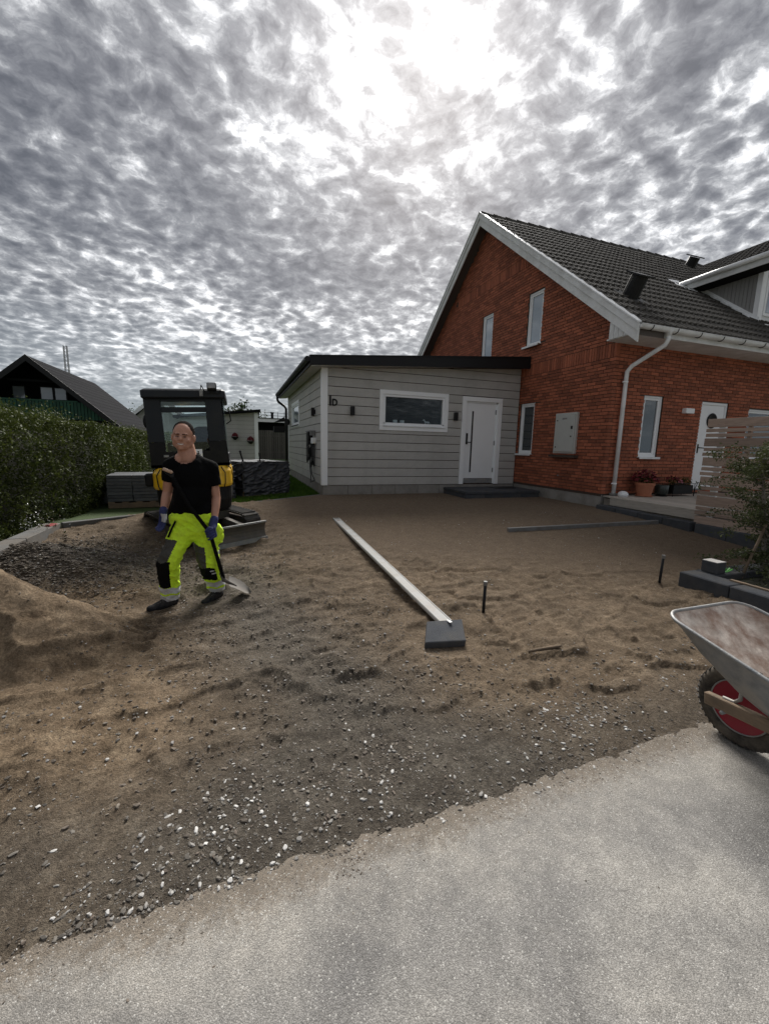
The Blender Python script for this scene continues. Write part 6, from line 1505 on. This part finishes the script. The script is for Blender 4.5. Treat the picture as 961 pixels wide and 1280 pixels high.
for fc in bm.faces:
    w = fc.calc_center_median()+off; left = w.x < -.43+.0*w.z if w.z < .33 else w.x < -.40; mi = 0; jz = .006*math.sin(w.x*60)
    if left:
        cx_ = (-.47+(.44-w.z)*-.46) if w.z > .13 else -.612-(.13-w.z)*.04
        fr = w.y < PY+.0-.10*min(1,max(0,(.44-w.z)/.31))+.035
        if .155+jz < w.z < .34+.5*min(0,(cx_-.03-w.x)) and w.x < cx_-.005: mi = 1
        if -.10+jz < w.z <= .155+jz and w.x < cx_+.022 and fr: mi = 2
        if -.10+jz < w.z <= .155+jz and w.x < cx_-.02 and not fr: mi = 1
    else:
        cx_ = -.30+.017*(.44-w.z)/.37 if w.z > .07 else -.283+(.07-w.z)*.18
        fr = w.y < PY+.035
        if .06+jz < w.z < .25+jz-.25*(w.x-cx_) and w.x < cx_-.018: mi = 1
        if -.075+jz < w.z <= .06+jz and w.x < cx_+.045 and fr: mi = 2
        if .02 < w.z <= .03 and cx_+.0 < w.x < cx_+.04 and fr: mi = 3
        if -.01 < w.z <= .0 and cx_+.01 < w.x < cx_+.045 and fr: mi = 3
    if -.165 < w.z-jz < -.105 or w.z < -.185+jz: mi = 3
    fc.material_index = mi
bm.to_mesh(trm.data); bm.free()
f = MB(); f.tube([v(-.535,.50,-.09), v(-.565,.44,-.095), v(-.60,.36,-.09)], .009, 6); f.build('tool_loop', M['blackfab'], man, smooth=True)
f = MB(); f.box(-.212,PY-.055,.175,-.190,PY-.04,.205); f.build('pocket_badge', M['white'], man)
# shoes
def shoe(heel, toe, nm='shoe'):
    h = Vector(heel); t = Vector(toe); d = (t-h); L_ = d.length; d.normalize(); f = MB()
    f.cap(h+Vector((0,0,.045)), h+d*L_*.45+Vector((0,0,.040)), .042, .046, 14); f.cap(h+d*L_*.45+Vector((0,0,.038)), h+d*L_*.86+Vector((0,0,.026)), .046, .036, 14); f.cap(h+d*.03+Vector((0,0,.05)), h+d*.05+Vector((0,0,.115)), .046, .046, 14); f.ell(h+d*L_*.88+Vector((0,0,.028)), (.045,.042,.034), 12, 8)
    o = remeshed(f, nm, M['shoe'], man, .007, 2, local=False)
    f = MB(); r_ = Vector((-d.y,d.x,0)); pts = []
    for i in range(18):
        a = 2*PI*i/18; w = .047*(1+.12*math.cos(a)); pts.append(h+d*(L_*.47+math.cos(a)*L_*.56)+r_*math.sin(a)*w)
    vs = pts+[p+Vector((0,0,.024)) for p in pts]; f.add(vs, [tuple(range(17,-1,-1)), tuple(range(18,36))]+[(i,(i+1)%18,(i+1)%18+18,i+18) for i in range(18)])
    so_ = f.build('sole', M['blackplastic'], man); so_.parent = o; so_.location = Vector(so_.location)-Vector(o.location)
    f = MB()
    for i in range(4): c = h+d*(L_*(.40+.09*i))+Vector((0,0,.084-.006*i)); f.bar(c-r_*.022, c+r_*.022, .006, .005)
    lc = f.build('laces', M['greyrail'], man); lc.parent = o; lc.location = Vector(lc.location)-Vector(o.location)
shoe((-.60,PY+.03,-.31), (-.785,PY-.10,-.31)); shoe((-.215,PY+.135,-.318), (-.345,PY-.02,-.330))
# shovel
sA, sH, sD = v(-.558,.945,-.155), v(-.258,.395,-.135), v(-.158,-.065,-.10)
sv_ = empty('shovel', sH, 'long handled shovel with black shaft held in the man\'s gloved hand', 'shovel')
f = MB(); f.tube([sA.lerp(sH,.1), v(-.41,.64,-.165), sH, sH.lerp(sD,.5), sD], .0165, 10, rs=[.015,.016,.0165,.017,.019]); f.build('shaft', M['blackfab'], sv_, smooth=True)
dS = (sH-sA).normalized()
f = MB(); f.cap(sA+Vector((-.030,-.01,.012)), sA+Vector((.022,-.01,-.010)), .014, .014, 10); g = f.build('grip', material('pale_orange_handle',(.50,.34,.24),.5), sv_, smooth=True)
f = MB(); f.tube([sA+Vector((-.03,0,.0)), sA+dS*.06, sA+dS*.10], .012, 8); f.tube([sA+Vector((.03,0,-.012)), sA+dS*.06, sA+dS*.10], .012, 8); f.build('grip_fork', M['blackplastic'], sv_, smooth=True)
# blade: dished, pointed, socket running down its back
tip = v(.075,-.225,-.06); ax_b = (tip-sD).normalized(); side = Vector((.10,.80,.05)).normalized(); side = (side-ax_b*side.dot(ax_b)).normalized(); nb = side.cross(ax_b).normalized(); nb = nb if nb.z > 0 else -nb
Lb = (tip-sD).length; vs = []; nI, nJ = 9, 9
for layer in (0, -.003):
    for i in range(nI):
        t = .18+.82*i/(nI-1); w = .105*(1 if t < .6 else math.cos((t-.6)/.4*PI/2)**.7+.02)
        for j in range(nJ):
            u = -1+2*j/(nJ-1); dish = .022*u*u + .012*math.sin(t*PI); vs.append(sD+ax_b*(Lb*t)+side*(u*w)+nb*(dish-.012+layer))
m0 = nI*nJ; fs = [(i*nJ+j,i*nJ+j+1,(i+1)*nJ+j+1,(i+1)*nJ+j) for i in range(nI-1) for j in range(nJ-1)]; fs += [tuple(m0+k for k in reversed(q)) for q in fs]
f = MB(); f.add(vs, fs); f.build('blade', M['steelworn'], sv_, smooth=True, fix=False)
f = MB(); f.tube([sD-dS*.0+Vector((-.02,0,.07)), sD, sD+ax_b*.05, sD+ax_b*.13], .02, 10, rs=[.021,.021,.016,.007]); f.build('socket', M['steelworn'], sv_, smooth=True)
# gloves: five fingers each
def finger(mb, pts, r0, r1):
    n_ = len(pts)-1
    for i in range(n_): mb.cap(pts[i], pts[i+1], r0+(r1-r0)*i/n_, r0+(r1-r0)*(i+1)/n_, 10)
# right of picture: fist closed round the shaft
gr = MB(); axs = (sD-sH).normalized(); toc = Vector((.15,-1,.05)); toc = (toc-axs*toc.dot(axs)).normalized(); lat = axs.cross(toc).normalized()
gr.cap(wrr+(wrr-elr).normalized()*-.012, wrr+Vector((-.012,-.02,-.045)), .036, .038, 14)      # cuff
palm_c = sH+lat*(.030 if lat.x > 0 else -.030)+toc*-.008; lx = lat if lat.x > 0 else -lat
gr.cap(wrr+Vector((-.012,-.02,-.04)), palm_c+axs*-.028, .036, .030, 14); gr.cap(palm_c-axs*.030, palm_c+axs*.038, .027, .024, 14)
for i, (ln, r0) in enumerate(((1.0,.0115),(1.06,.012),(1.0,.0115),(.86,.0100))):
    o_ = sH+axs*(-.036+.0245*i); pts = []
    for k_, a in enumerate(np.linspace(.05, 3.3*ln, 6)): pts.append(o_+lx*math.cos(a)*.031+toc*math.sin(a)*.031+axs*.004*k_)
    finger(gr, pts, r0+.001, r0-.0015)
finger(gr, [palm_c-axs*.034+toc*.012, sH-axs*.052+toc*.028, sH-axs*.040+toc*.036-lx*.020, sH-axs*.026+toc*.030-lx*.034], .014, .010)
remeshed(gr, 'glove', M['glove'], man, .0042, 2, local=False)
# left of picture: hanging loosely, pale palm side
gl = MB(); wl0 = wrl; dn = Vector((-.12,-.10,-1)).normalized(); ac = Vector((.72,-.70,0)); ac = (ac-dn*ac.dot(dn)).normalized(); th = dn.cross(ac).normalized(); th = th if th.y < 0 else -th
gl.cap(wl0-dn*.02, wl0+dn*.015, .034, .032, 14)
for u in (-.022,0,.022): gl.cap(wl0+dn*.015+ac*u*.6, wl0+dn*.078+ac*u, .020, .017, 12)
for i, (u, ln) in enumerate(((-.031,.80),(-.011,.96),(.011,1.0),(.031,.93))):
    b0 = wl0+dn*.085+ac*u; finger(gl, [b0, b0+dn*.036*ln+th*.004, b0+dn*.062*ln+th*.016, b0+dn*.080*ln+th*.034], .0130, .0100)
finger(gl, [wl0+dn*.025+ac*.028, wl0+dn*.055+ac*.052+th*.012, wl0+dn*.083+ac*.058+th*.024], .0145, .0105)
g2 = remeshed(gl, 'glove', M['glove'], man, .0042, 2, local=False); g2.data.materials.append(M['glovepale'])
off = Vector(g2.location)+Vector(man.location)
for pg in g2.data.polygons:
    w = Vector(pg.center)+off
    if .015 < (w-wl0).dot(dn) < .085 and (w-wl0).dot(ac) > .006: pg.material_index = 1
